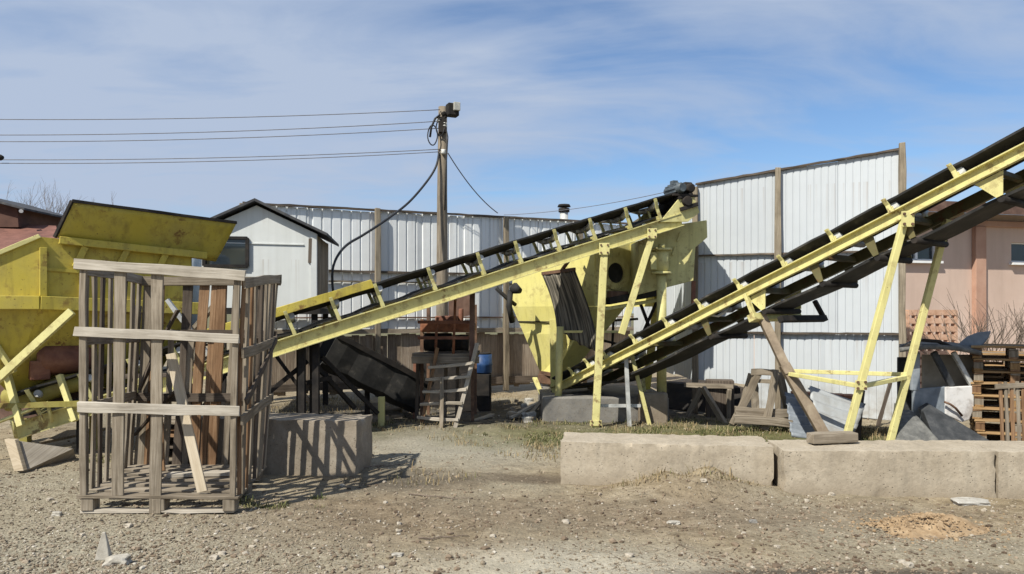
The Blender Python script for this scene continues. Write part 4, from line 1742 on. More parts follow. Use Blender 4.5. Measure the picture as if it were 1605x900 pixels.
for (x, z0, z1) in ((-1.12, zd, 1.58), (-.86, zd, 1.9)):
    m = MB()
    m.tube([V(x, 10.84, z0), V(x + .01, 10.84, z0 + .3), V(x + .03, 10.84, z1)], .022, 6)
    m.build('handrail', ORANGE, pf_)
# old pump on the deck
pm_ = thing('old_pump', V(-.97, 11.32, zd), 'faded orange rusty machine standing on the work platform', 'machine')
m = MB()
m.box(V(-.97, 11.32, zd + .40), .82, .5, .15)
m.build('body', ORANGE, pm_, bevel=.03)
m = MB()
m.tube([V(-1.33, 11.27, zd + .17), V(-.92, 11.27, zd + .17)], .14, 14)
m.tube([V(-.87, 11.27, zd + .16), V(-.66, 11.27, zd + .16)], .12, 14)
m.build('drum', DARKST, pm_)
m = MB()
m.box(V(-.99, 11.32, zd + .52), .34, .3, .10)
m.tube([V(-.78, 11.32, zd + .46), V(-.78, 11.32, zd + .68)], .04, 8)
m.build('cover', RUST_RED, pm_, bevel=.02)
m = MB()
m.prism([P(703, 500, 11.5), P(742, 494, 11.5), P(742, 452, 11.5), P(703, 466, 11.5)], V(0, .03, 0))
o_ = m.build('hanging_plate', BROWNPL)
tag(o_, 'red brown steel plate hanging under the left conveyor frame', 'plate')
# ladder
ld = thing('ladder', V(-1.02, 10.9, 0), 'rough homemade wooden ladder leaning on the work platform', 'ladder')
lL0, lL1 = G(660, 664, .06), P(686, 545, 10.72)
lR0, lR1 = G(713, 668, .06), P(748, 538, 10.72)
plank(W_BROWN, lL0 - Z * .03, lL1, .05, .05, V(0, 1, 0), parent=ld, name='stile', bow=.02)
plank(W_LIGHT, lR0 - Z * .03, lR1, .06, .05, V(0, 1, 0), parent=ld, name='stile', bow=.01)  # paler wood puts sunlight into the right stile's colour
lm = G(691, 669, .06)
plank(W_GREY, lm - Z * .03, P(692, 592, 10.55), .055, .04, V(0, 1, 0), parent=ld, name='middle_post')
for y in (572, 591, 611, 631, 651):
    k = (y - 540) / (662 - 540)
    a = lL1.lerp(lL0, min(1, k)) + V(-.07, -.045, 0)
    b = lR1.lerp(lR0, min(1, k)) + V(.03, -.045, 0)
    plank(W_LIGHT, a, b + Z * random.uniform(-.03, .03), .035, .04, Z, parent=ld, name='rung')  # paler wood puts sunlight into the rungs' colour
for x in (664, 705, 722):
    m = MB()
    q = G(x, 648)
    m.beam(V(q.x, 11.22, -.05), V(q.x + .02, 11.22, zd), .05, .05, up=V(0, 1, 0))
    m.build('post', W_DARK, pf_)
# dark slanting chute
ch = thing('dark_chute', V(-2.1, 11.9, 0), 'broad blackened trough sloping down under the left conveyor to the ladder', 'chute')
e0, e1 = P(508, 548, 11.3), P(654, 622, 11.9)
dd = (e1 - e0).normalized()
pp = Z.cross(dd).normalized()
nn = dd.cross(pp)
m = MB()
sec = [(-.42, 0), (-.415, -.25), (-.39, -.44), (-.26, -.52), (.26, -.52), (.39, -.44), (.415, -.25), (.42, 0)]
rings = []
for i in range(9):
    c = e0.lerp(e1, i / 8)
    w = 1 + .03 * math.sin(i * 2.3)
    outr = [c + pp * x * w + nn * (y * w + .24) for x, y in sec]
    inn = [c + pp * x * .94 + nn * (y * .93 + .24) for x, y in sec[::-1]]
    rings.append(outr + inn)
m.strip(rings)
m.build('trough', RUBBER, ch)
m = MB()
m.beam(e0 + nn * .26 - pp * .43, e1 + nn * .26 - pp * .43, .05, .08, up=nn, seg=6, jit=.004)
m.build('edge_rail', DARKST, ch)
m = MB()
q = P(650, 560, 11.6)
m.beam(V(q.x, q.y, -.05), V(q.x + .01, q.y, q.z + .05), .055, .05, up=V(0, 1, 0), seg=3, jit=.002)
m.build('post', RUST_RED, ch)
m = MB()
q = e0.lerp(e1, .45)
m.beam(V(q.x, q.y, -.05), V(q.x, q.y, q.z - .1), .07, .07, up=V(0, 1, 0))
m.build('post', DARKST, ch)
m = MB()
m.prism([P(652, 560, 12.9), P(756, 560, 12.9), P(756, 640, 12.9), P(652, 646, 12.9)], V(0, .04, 0))  # dark sheet added to stand for the shade behind the ladder
m.prism([P(756, 566, 12.9), P(757, 566, 13.6), P(757, 636, 13.6), P(756, 640, 12.9)], V(.03, 0, 0))
tag(m.build('shade_screen', DARKST), 'dark sheet standing in for the shade behind the ladder', 'sheet')
# blue drum
br = thing('blue_drum', P(756, 590, 12.6) * 1, 'blue drum on a dark steel box beside the work platform', 'drum')
br.location.z = .62
BASE[br.name] = br.location.copy()
c = br.location.copy()
m = MB()
m.tube([c, c + Z * .02, c + Z * .13, c + Z * .15, c + Z * .17, c + Z * .32], [.15, .17, .17, .18, .17, .165], 18)
m.build('body', BLUEPL, br)
m = MB()
m.tube([c + Z * .32, c + Z * .345], .15, 18)
m.build('lid', DARKST, br)
m = MB()
m.box(V(c.x - .1, c.y, .30), .5, .4, .62)
m.build('low_stand', DARKST, bevel=.01)
o_ = bpy.data.objects['low_stand']
tag(o_, 'blackened steel box carrying the blue drum', 'box')

# ------------------------------------------------------------------ utility pole and its lines
pp0 = V((693 - CX) * 14.6 / F, 14.6, 0)
pole = thing('utility_pole', pp0, 'weathered wooden utility pole with floodlight and cable coils at its top', 'utility pole')
ptop = P(694, 168, 14.6)
m = MB()
m.tube([pp0 - Z * .1, pp0 + Z * 2, pp0 + Z * 4, ptop], [.125, .115, .10, .085], 14)
m.build('shaft', W_GREY, pole)
m = MB()
a = P(700, 180, 14.5)
m.beam(P(692, 190, 14.5), P(706, 172, 14.4), .06, .06)
m.build('lamp_arm', DARKST, pole)
m = MB()
c = P(709, 173, 14.3)
m.box(c, .22, .20, .24, .4)
m.tube([c + V(-.13, -.02, -.06), c + V(-.2, -.05, -.1)], .05, 8)
fl_ = m.build('floodlight', DARKST, pole, bevel=.02)
m = MB()
m.box(c + V(.09, -.08, .05), .13, .08, .16, .4)
m.build('lens', LENS, fl_, bevel=.01)
for (px, py) in ((688, 188), (697, 196), (695, 238)):
    m = MB()
    q = P(px, py, 14.48)
    m.tube([q - Z * .05, q - Z * .02, q + Z * .01, q + Z * .04], [.03, .055, .04, .05], 10)
    m.build('insulator', CERAMIC, pole)
for (py0, py1, r) in ((198, 226, .12), (185, 215, .10)):
    m = MB()
    x0 = 678 if r > .11 else 690
    c = P(x0, (py0 + py1) / 2, 14.45)
    m.tube([c + V(math.cos(t) * r * .8, .02 * math.sin(3 * t), math.sin(t) * r * 1.6) for t in [i * 2 * math.pi / 22 for i in range(44)]], .012, 6)
    m.build('cable_coil', WIRE, pole)
m = MB()
m.tube([P(690, 180, 14.45), P(682, 186, 14.4), P(676, 200, 14.45), P(674, 215, 14.45)], .022, 6)
m.tube([P(698, 195, 14.46), P(702, 215, 14.46), P(700, 250, 14.47), P(697, 330, 14.47)], .012, 6)
m.build('down_lead', WIRE, pole)
m = MB()
m.beam(P(688, 196, 14.5), P(699, 196, 14.5), .13, .30)
m.build('bracket', DARKST, pole)


def wire(pts, r, mat, label, n=40, sag=0.0):
    m = MB()
    a, b = pts[0], pts[-1]
    if len(pts) == 2:
        q = [a.lerp(b, t / n) - Z * (4 * sag * (t / n) * (1 - t / n)) for t in range(n + 1)]
    else:
        q = pts
    m.tube(q, r, 6)
    o = m.build('power_line' if len(pts) == 2 else 'cable', mat)
    return tag(o, label, 'wire')


for (py0, py1, lab, sg) in ((172, 181, 'thin power line running left from the pole top, highest of the five', .16),
                            (190, 207, 'thin power line running left from the pole, second from the top', .18),
                            (201, 217, 'thin power line running left from the pole, third from the top', .18),
                            (234, 245, 'thin power line running left from the pole, fourth from the top', .16),
                            (238, 249, 'thin power line running left from the pole, lowest of the five', .18)):
    wire([P(690, py0, 14.5), P(-420, py1 - 4, 14.2)], .008, WIRE_GREY, lab, sag=sg)
pts = [P(688, 240, 14.5), P(683, 262, 14.4), P(668, 286, 14.2), P(640, 318, 13.8), P(605, 345, 13.2), P(570, 368, 12.7), P(545, 383, 12.3), P(530, 400, 12.0), P(522, 420, 11.8), P(521, 445, 11.8), P(524, 468, 11.8)]


def smooth_pts(p, k=6):
    out = []
    for i in range(len(p) - 1):
        a, b = p[max(i - 1, 0)], p[i]
        c, d = p[i + 1], p[min(i + 2, len(p) - 1)]
        for j in range(k):
            t = j / k
            out.append(.5 * ((2 * b) + (c - a) * t + (2 * a - 5 * b + 4 * c - d) * t * t + (3 * b - a - 3 * c + d) * t ** 3))
    return out + [p[-1]]


wire(smooth_pts(pts), .022, WIRE, 'thick black cable looping down from the pole to the white shed')
wire([P(702, 240, 14.5), P(780, 334, 16.3)], .011, WIRE_GREY, 'single grey wire running down right from the pole to the fence top', sag=.12)
wire([P(790, 337, 16.4), P(1094, 289, 12.3)], .006, WIRE_GREY, 'faint wire from the far fence up to the corner of the tall wall', sag=.10)
# insulator at the left edge hangs from the next pole, just out of the frame
m = MB()
c = P(1, 247, 14.2)
m.tube([c - V(.1, 0, 0), c, c + V(.05, 0, 0)], [.05, .06, .03], 10)
tag(m.build('line_clamp', DARKST), 'small dark clamp on the lowest power lines at the left edge', 'clamp')

# ------------------------------------------------------------------ bare trees far left
def bare_tree(name, base, h, label, cat='tree', n0=5, spread=.5, r0=.09, group=None, depth=5, trunk=.28):
    root = thing(name, base, label, cat, group)
    rr = random.Random(hash(label) % 1000 if False else len(label) * 7)
    tr = MB()
    tr.tube([base - Z * .1, base + Z * h * trunk * .5 + V(.03, 0, 0), base + Z * h * trunk], [r0, r0 * .85, r0 * .7], 8)
    tr.build('trunk', TWIG, root)
    m = MB()

    def grow(p, d, L, r, k):
        q = p + d * L * .5 + V(rr.uniform(-1, 1), rr.uniform(-1, 1), rr.uniform(-.3, .6)) * L * .08
        e = q + (d + V(rr.uniform(-1, 1), rr.uniform(-1, 1), rr.uniform(-.2, .6)) * .2).normalized() * L * .5
        m.tube([p, q, e], [r, r * .8, r * .6], 5 if k > 2 else 3, caps=False)
        if k == 0:
            return
        for i in range(rr.choice((2, 3, 3))):
            nd = (d + V(rr.uniform(-1, 1), rr.uniform(-1, 1), rr.uniform(-.35, .75)) * spread).normalized()
            grow(e if i else q, nd, L * rr.uniform(.62, .85), r * .58, k - 1)
    for i in range(n0):
        a = i * 2 * math.pi / n0 + rr.uniform(-.4, .4)
        grow(base + Z * h * trunk * rr.uniform(.75, 1), (V(math.cos(a) * .6, math.sin(a) * .6, 1)).normalized(), h * .24, r0 * .5, depth)
    m.build('crown', TWIG, root)
    return root


b = P(82, 400, 24.5)
bare_tree('bare_tree', V(b.x, b.y, 0), 5.2, 'leafless tree rising behind the raised hopper flap', r0=.1, n0=6, trunk=.42)
b = P(12, 380, 27)
bare_tree('bare_tree', V(b.x, b.y, 0), 5.6, 'leafless tree showing thin twigs above the dark gable at the left edge', r0=.09, n0=5, trunk=.45)
for (px, D, h, lab) in ((1522, 11.5, 2.7, 'leafless shrub in front of the terracotta pilaster'), (1572, 11.0, 2.9, 'leafless shrub behind the tall pallet stack by the pink wall'),
                        (1603, 10.8, 2.5, 'leafless shrub at the right edge before the pink wall')):
    b = V((px - CX) * D / F, D, 0)
    bare_tree('bare_shrub', b, h, lab, 'shrub', 6, .42, .034, 'leafless shrubs before the pink wall', 3, .12)

# ------------------------------------------------------------------ junk beyond the right blocks
# perforated clay panel
pn = V(7.0, 13.3, 0)
pa, pb2 = P(1421, 487, 13.2), P(1496, 490, 13.4)
pdir = (pb2 - pa).normalized()
pdir.z = 0
pw = (pb2 - pa).length
m = MB()
ztp, nr, nc = 1.69, 12, 6
rh, cwid = .148, pw / nc
nrm = V(pdir.y, -pdir.x, 0)
a0 = V(pa.x, pa.y, 0)
for r in range(nr + 1):
    z = ztp - r * rh
    if z < -.02:
        break
    m.beam(a0 + Z * (z - .04), a0 + pdir * pw + Z * (z - .04), .10, .098)
for c in range(nc + 1):
    m.beam(a0 + pdir * (cwid * c) - nrm * .004, a0 + pdir * (cwid * c) - nrm * .004 + Z * (ztp - .004), .045 if 0 < c < nc else .06, .094, up=nrm)
m.beam(a0 - nrm * .056, a0 - nrm * .056 + Z * 0.01 + pdir * pw, .01, .02)
o_ = m.build('slotted_clay_panel', PEACH)
tag(o_, 'peach coloured panel with rows of dark slots standing before the pink wall', 'panel')
# stripped vehicle shell
wk = thing('wrecked_car', V(5.0, 8.7, 0), 'stripped pale vehicle shell with raised blue grey hood and rust holes', 'wreck')
D0 = 8.55


def wp(px, py, d=0.0):
    return P(px, py, D0 + d)


def wplate(poly, th, mat, name, bev=.01):
    m = MB()
    m.prism(poly, V(0, th, 0))
    return m.build(name, mat, wk, bevel=bev)


m = MB()
m.grid(lambda u, v: wp(1410 + 128 * u, 549 + 3 * math.sin(u * 3.14) * -1 + 5 * u, -.15 + v * 1.5) + Z * (.05 * math.sin(math.pi * v) + .03 * math.sin(math.pi * u)), 16, 10, smooth=True)
m.build('roof', SLATE, wk, solid=.05)
wplate([wp(1432, 610), wp(1484, 606), wp(1484, 655), wp(1470, 700), wp(1432, 700)], .05, CARGREY, 'rear_side')
wplate([wp(1482, 607, -.02), wp(1527, 605, -.02), wp(1527, 640, -.02), wp(1520, 658, -.02), wp(1508, 662, -.02), wp(1482, 650, -.02)], .05,
       m_plain('flaking_white_paint', [(.16, .12, .10), (.62, .6, .58), (.72, .70, .68)], 3.2, .6), 'door')
for (a, b, w, mt) in (((1434, 552), (1434, 612), .10, CARGREY), ((1463, 552), (1492, 606), .07, BLACKSLAB), ((1494, 552), (1524, 606), .05, LIGHTST), ((1415, 545), (1440, 532), .05, SLATE)):
    m = MB()
    m.beam(wp(a[0], a[1], .02), wp(b[0], b[1], .02), w, .05, up=V(0, 1, 0))
    m.build('pillar', mt, wk, bevel=.008)
wplate([wp(1446, 556, .22), wp(1526, 556, .22), wp(1526, 612, .22), wp(1446, 612, .22)], .03, m_plain('beige_lining', [(.22, .19, .145), (.36, .315, .25)], 4), 'inner_panel')
m = MB()
hp_ = [(1498, 546), (1505, 536), (1516, 527), (1532, 521), (1551, 519), (1548, 529), (1539, 540), (1530, 549)]
m.prism([wp(x, y, .2) for x, y in hp_], V(.04, .03, 0))
m.build('raised_hood', BLUEGREY, wk, bevel=.006)
m = MB()
m.tube([wp(1416, 546, -.1), wp(1440, 533, -.12), wp(1470, 535, -.1), wp(1498, 547, -.1)], .022, 6)
m.build('roof_bar', DARKST, wk)
wplate([wp(1408, 560, .6), wp(1440, 560, .6), wp(1440, 700, .6), wp(1408, 700, .6)], .04, BLACKSLAB, 'dark_side')
m = MB()
m.beam(wp(1462, 592, .4), wp(1490, 594, .4), .03, .05)
m.build('dash_scrap', CERAMIC, wk)
m = MB()
m.tube([wp(1480, 630, -.06), wp(1490, 634, -.08), wp(1498, 640, -.07), wp(1508, 652, -.06)], .014, 6)
m.build('rust_tear', RUST, wk)
# slabs leaning below it
m = MB()
m.prism([P(1448, 646, 8.2), P(1462, 637, 8.3), P(1556, 694, 7.95), P(1548, 718, 7.8), P(1475, 714, 7.8)], V(.05, .22, .02))
tag(m.build('dark_slab', BLACKSLAB, bevel=.012), 'large blackened slab leaning against the stripped vehicle shell', 'slab')
m = MB()
m.prism([P(1414, 652, 8.2), P(1440, 654, 8.2), P(1474, 692, 7.9), P(1470, 716, 7.8), P(1402, 710, 7.85)], V(.05, .25, .05))
tag(m.build('grey_slab', SLATE, bevel=.015), 'rough grey stone slab lying beside the yellow conveyor leg', 'slab')

# tall stack of used pallets, one corner to the camera
rr = random.Random(6)
wang = -.52
w0 = P(1588, 500, 8.65)
order = ['topmost pallet', 'second pallet from the top', 'third pallet from the top', 'fourth pallet from the top', 'fifth pallet from the top', 'fourth pallet from the ground',
         'third pallet from the ground', 'second pallet from the ground', 'lowest pallet']
tall = []
for variant in range(3):
    base = V(0, 0, 0)
    pa_ = thing('pallet', base, 'x', 'pallet', 'used pallets in the tall stack')
    for k in range(7):
        y = -.375 + k * .125
        j = rr.uniform(-.012, .012)
        plank((W_RUSTBROWN, W_BROWN, W_GREY, W_RUSTBROWN)[rr.randrange(4)], V(-.40 + j, y, .128), V(.40 + j, y + rr.uniform(-.01, .01), .128), .105, .021, Z, parent=pa_, name='deck_board', seg=3)
    for k in range(3):
        x = -.35 + k * .35
        plank((W_BROWN, W_GREY)[k % 2], V(x, -.42, .105), V(x, .42, .105), .09, .02, Z, parent=pa_, name='stringer_board', seg=3)
        plank((W_RUSTBROWN, W_BROWN)[k % 2], V(x, -.42, .012), V(x, .42, .012), .09, .02, Z, parent=pa_, name='bottom_board', seg=3)
        for y in (-.36, 0, .36):
            m = MB()
            m.box(V(x, y, .058), .09, .11, .072)
            m.build('pallet_block', (W_RUSTBROWN, W_BROWN, W_GREY)[rr.randrange(3)], pa_, bevel=.003)
    tall.append(pa_)
for k in range(9):
    loc = (w0.x + rr.uniform(-.03, .03), w0.y + rr.uniform(-.03, .03), .01 + k * .1395)
    rz = wang + rr.uniform(-.07, .07)
    lab = order[8 - k] + ' in the tall stack of brown pallets at the right edge'
    if k < 3:
        o = tall[k]
        o.location = loc
        o.rotation_euler = (0, 0, rz)
        o['label'] = lab
    else:
        copy_thing(tall[k % 3], loc, rz, None, lab)

for k in range(8):
    copy_thing(tall[(k + 1) % 3], (w0.x + .55 + rr.uniform(-.03, .03), w0.y + .95 + rr.uniform(-.03, .03), .01 + k * .1395), wang + rr.uniform(-.05, .05), None,
               'brown pallet in the rear stack close behind the tall stack at the right edge', 'pallets in the rear stack')

# leaning slats and a light crate in front of it
lc = thing('slatted_panel', V(5.45, 7.75, 0), 'thin wooden slats of a small panel leaning on the tall pallet stack', 'panel')
for i in range(6):
    a = P(1573 + i * 8, 725, 7.6)
    b = P(1567 + i * 9, 598, 7.8)
    m = MB()
    m.beam(V(a.x, a.y, -.04), b, .03, .018, up=V(0, 1, 0), seg=4, jit=.003, bow=.01)
    m.build('slat', W_GREY if i % 2 else W_BROWN, lc)
m = MB()
m.beam(P(1560, 606, 7.77), P(1640, 602, 7.77), .02, .05)
m.build('rail', W_GREY, lc)

# sawhorse frame of grey timber
sw = thing('timber_trestle', V(3.6, 10.9, 0), 'grey timber trestle frame with sloping sides and plank foot by the white wall', 'frame')
for (a, b) in (((1190, 582, 9.7), (1148, 660, 9.62)), ((1216, 582, 9.65), (1197, 668, 9.5)), ((1222, 584, 9.95), (1236, 650, 9.95)), ((1182, 600, 10.0), (1184, 645, 10.0)), ((1178, 586, 10.0), (1160, 640, 10.05))):
    plank(W_GREY, P(*a), P(*b) - Z * .05, .09, .05, V(0, 1, 0), parent=sw, name='leg')
plank(W_GREY, P(1178, 583, 9.7), P(1220, 585, 9.65), .05, .08, Z, parent=sw, name='top_rail')
plank(W_GREY, P(1180, 597, 9.72), P(1218, 599, 9.67), .04, .05, Z, parent=sw, name='top_rail')
plank(W_GREY, P(1152, 643, 9.6), P(1236, 648, 9.6), .05, .10, Z, parent=sw, name='foot_plank')
plank(W_GREY, P(1150, 657, 9.5), P(1240, 664, 9.45), .12, .10, Z, parent=sw, name='foot_plank')
# box of planks behind it
m = MB()
m.box(P(1128, 626, 11.75) + V(0, 0, 0), .42, .3, .62, -.2)
tag(m.build('plank_box', W_DARK, bevel=.008), 'dark wooden box standing against the white wall behind the timber frame', 'box')
# roofing sheets
def rsheet(c00, c10, c01, c11, mat, label, n=5, amp=.022, curl=.0):
    m = MB()
    nr_ = (c10 - c00).cross(c01 - c00).normalized()

    def f(u, v):
        p = c00.lerp(c10, u).lerp(c01.lerp(c11, u), v)
        return p + nr_ * (amp * math.sin(v * n * 2 * math.pi) + curl * math.sin(u * math.pi))
    m.grid(f, 14, n * 8, smooth=True)
    o = m.build('corrugated_sheet', mat, solid=.005)
    return tag(o, label, 'roofing sheet')


rsheet(P(1266, 603, 9.55), P(1357, 633, 9.45), P(1288, 686, 8.75), P(1332, 700, 8.7), ROOFSHEET, 'pale corrugated roofing sheet leaning under the conveyor tie bars', 5, .02, .012)
rsheet(P(1230, 614, 9.75), P(1270, 620, 9.7), P(1240, 684, 9.2), P(1296, 690, 9.1), BLUEGREY, 'dark blue grey corrugated sheet leaning behind the brown conveyor prop', 5, .022, .02)
# bricks stacked behind the sheets
bm = MB()
bm.box(V(0, 0, .095), .155, .22, .185)
b0 = bm.build('brick', BRICK, base=(0, 0, 0), bevel=.008)
rr = random.Random(9)
first = True
for k in range(3):
    for i in range(6):
        o = b0 if first else b0.copy()
        if not first:
            COL.objects.link(o)
        first = False
        t = i / 5
        q = P(1250 + 80 * t, 600, 10.1 - .35 * t)
        o.location = (q.x + (.04 if k == 1 else 0), q.y, k * .19 + rr.uniform(0, .004))
        o.rotation_euler = (0, 0, -.2 + rr.uniform(-.06, .06))
        tag(o, 'red brick in the low stack behind the roofing sheets', 'brick', 'stacked red bricks')
for (a, b, lab) in ((P(1352, 612, 9.7), P(1344, 690, 9.2), 'dark plank standing at the right end of the brick stack'), (P(1396, 600, 11.0), P(1374, 668, 10.7), 'dark stick leaning on the white wall beside its end post')):
    m = MB()
    m.beam(b - Z * .05, a, .05, .03, up=V(0, 1, 0), seg=4, jit=.004)
    tag(m.build('leaning_stick', W_DARK), lab, 'stick')
# debris around the outlet
for (a, b, w, mt, lab) in ((P(830, 652, 11.6), P(862, 612, 12.0), .07, W_GREY, 'grey board leaning up to the bin outlet among the rubble'),
                           (P(800, 655, 11.5), P(846, 630, 11.9), .06, W_LIGHT, 'pale board lying across the rubble under the bin'),
                           (P(838, 592, 12.6), P(856, 634, 12.2), .08, Y_PALE, 'short yellow bar hanging below the bin outlet'),
                           (P(728, 664, 11.2), P(772, 650, 11.7), .08, W_LIGHT, 'pale plank lying on dark ground beside the ladder foot'),
                           (P(752, 660, 11.3), P(800, 660, 11.35), .06, W_GREY, 'grey plank lying flat in front of the dark ground under the bin')):
    m = MB()
    m.beam(a, b, w, .03, seg=4, jit=.005)
    tag(m.build('scrap_board', mt), lab, 'board')

# clutter behind the crate, seen through its slats
for i, (z, mt) in enumerate(((.07, W_GREY), (.2, W_DARK), (.33, W_BROWN), (.46, W_GREY))):
    base = V(-3.45 + .04 * i, 8.05, z)
    pa_ = thing('pallet', base, ['bottom pallet of the low stack behind the tall slatted crate', 'second pallet from the ground in the stack behind the crate', 'third pallet from the ground in the stack behind the crate', 'topmost pallet of the low stack behind the crate'][i], 'pallet', 'pallets stacked behind the crate')
    for k in range(5):
        plank(mt, base + V(-.5, -.3 + k * .15, .045), base + V(.5, -.3 + k * .15, .045), .11, .02, Z, parent=pa_, name='deck_board')
    for k in range(3):
        plank(mt, base + V(-.45 + k * .45, -.36, -.015), base + V(-.45 + k * .45, .36, -.015), .09, .095, Z, parent=pa_, name='bearer')
for (a, b, w, mt, lab) in ((P(262, 470, 7.9), P(330, 560, 8.0), .09, LIGHTST, 'pale slanting steel strip behind the crate, under the conveyor belt'),
                           (P(345, 470, 8.0), P(300, 520, 8.1), .07, W_GREY, 'grey stick slanting behind the crate near its right side'),
                           (P(205, 640, 7.75), P(215, 480, 8.0), .08, W_DARK, 'dark post standing behind the left half of the crate'),
                           (P(190, 590, 7.8), P(330, 586, 7.9), .09, W_DARK, 'dark board lying across the pallets behind the crate')):
    m = MB()
    m.beam(a, b, w, .04, seg=4, jit=.004)
    tag(m.build('scrap_strip', mt), lab, 'scrap')
m = MB()
c = P(297, 404, 10.4)
m.tube([V(c.x, c.y, 1.2), V(c.x, c.y, c.z), V(c.x, c.y, c.z + .12), V(c.x, c.y, c.z + .17)], [.16, .16, .14, .07], 14)
o_ = m.build('pale_tank', m_plain('pale_blue_plastic', [(.4, .48, .56), (.56, .62, .68)], 4, .4))
tag(o_, 'pale blue tank top showing between the hopper flap and the shed window', 'tank')
m = MB()
m.tube([V(c.x, c.y, -.05), V(c.x, c.y, 1.2)], .06, 8)
m.box(V(c.x, c.y, 1.19), .4, .4, .03)
m.build('stand', DARKST, o_)
# ------------------------------------------------------------------ stones, litter, grass
ICO_V = None


def ico():
    import bmesh
    bm = bmesh.new()
    bmesh.ops.create_icosphere(bm, subdivisions=1, radius=1)
    bm.verts.ensure_lookup_table()
    v = np.array([tuple(x.co) for x in bm.verts])
    f = np.array([[x.index for x in q.verts] for q in bm.faces])
    bm.free()
    return v, f


IV, IF = ico()


def big_rock(name, loc, sx, sy, sz, mat, label, cat, group=None, seed=0, sub=3, rough=.35):
    import bmesh
    bm = bmesh.new()
    bmesh.ops.create_icosphere(bm, subdivisions=sub, radius=1)
    for v in bm.verts:
        c = v.co.copy()
        q = c + Vector((seed * 3.3, 1.7, seed))
        k = 1 + rough * (mnoise.noise(q * 1.1) + .5 * mnoise.noise(q * 2.6))
        # facet it like broken stone
        c = Vector([math.copysign(min(abs(x), .72 + .1 * mnoise.noise(q * .7)), x) for x in c]) * k
        v.co = Vector((c.x * sx, c.y * sy, max(c.z, -.6) * sz))
    me = bpy.data.meshes.new(name)
    bm.to_mesh(me)
    bm.free()
    me.materials.append(mat)
    o = bpy.data.objects.new(name, me)
    COL.objects.link(o)
    o.location = Vector(loc) + Z * (gz(loc[0], loc[1]) + sz * .25)
    return tag(o, label, cat, group)


def scatter(name, pts, sizes, mat, label, cat, flat=.6):
    vs, fs = [], []
    k = 0
    for (x, y), s in zip(pts, sizes):
        sc = np.array([s * rng.uniform(.7, 1.3), s * rng.uniform(.7, 1.3), s * rng.uniform(.45, .9) * flat / .6])
        a = rng.uniform(0, 6.28)
        R = np.array([[math.cos(a), -math.sin(a), 0], [math.sin(a), math.cos(a), 0], [0, 0, 1]])
        v = (IV * (1 + rng.uniform(-.28, .28, (12, 1)))) * sc
        v = v @ R.T + np.array([x, y, gz(x, y) + s * .2])
        vs.append(v)
        fs.append(IF + k)
        k += 12
    me = bpy.data.meshes.new(name)
    me.from_pydata(np.concatenate(vs).tolist(), [], np.concatenate(fs).tolist())
    me.materials.append(mat)
    o = bpy.data.objects.new(name, me)
    COL.objects.link(o)
    return tag(o, label, cat, None, 'stuff')


def clear(x, y):
    """outside the blocks and the crate's footprint"""
    if .4 < x < 6.4 and 6.55 < y < 7.75 and y > 7.2 - (x - .465) * .13 - .1:
        return False
    if -3.3 < x < -1.5 and 7.35 < y < 8.1:
        return False
    return True


pts, sz = [], []
while len(pts) < 19000:
    py = 490 + 410 * rng.uniform(.28, 1.03)
    D = H * F / (py - 490)
    x = rng.uniform(-.74, .74) * D
    d = mnoise.noise(Vector((x * .8, D * .8, 4.4))) * .8
    w = .12 + .25 * d
    e = ((x + 3.1) / 2.0) ** 2 + ((D - 5.1) / 1.3) ** 2
    w += .9 * math.exp(-e)
    e = ((x + 4.4) / 1.3) ** 2 + ((D - 7.2) / 1.0) ** 2
    w += .5 * math.exp(-e)
    e = ((x - 4.2) / 1.3) ** 2 + ((D - 5.6) / .9) ** 2
    w += .3 * math.exp(-e)
    if rng.uniform() < w and clear(x, D):
        pts.append((x, D))
        sz.append(min(.028, float(np.exp(rng.normal(-5.12, .46)))))
scatter('gravel', pts, sz, STONE, 'loose grey and brown gravel strewn over the yard', 'gravel')

pts, sz = [], []
while len(pts) < 7000:
    py = 490 + 410 * rng.uniform(.3, 1.02)
    D = H * F / (py - 490)
    x = rng.uniform(-.73, .73) * D
    n = mnoise.noise(Vector((x * .8, D * 1.3, 24.4))) + .5 * mnoise.noise(Vector((x * 2.6, D * 3.6, 4.4)))
    e = ((x + .9) / 1.6) ** 2 + ((D - 6.2) / 1.0) ** 2
    e2 = ((x - 1.7) / 1.5) ** 2 + ((D - 6.3) / .7) ** 2
    if rng.uniform() < .05 + .7 * max(0, n) + .35 * math.exp(-e) + .35 * math.exp(-e2) and clear(x, D) and ((x - .45) / 1.0) ** 2 + ((D - 4.6) / .6) ** 2 > .8:
        pts.append((x, D))
        sz.append(min(.03, float(np.exp(rng.normal(-4.9, .5)))))
scatter('soil_clods', pts, sz, m_grass('brown_soil_clod', [(.075, .052, .035), (.14, .102, .07), (.22, .165, .115), (.29, .235, .175)]), 'small clods of brown soil strewn over the yard', 'soil')

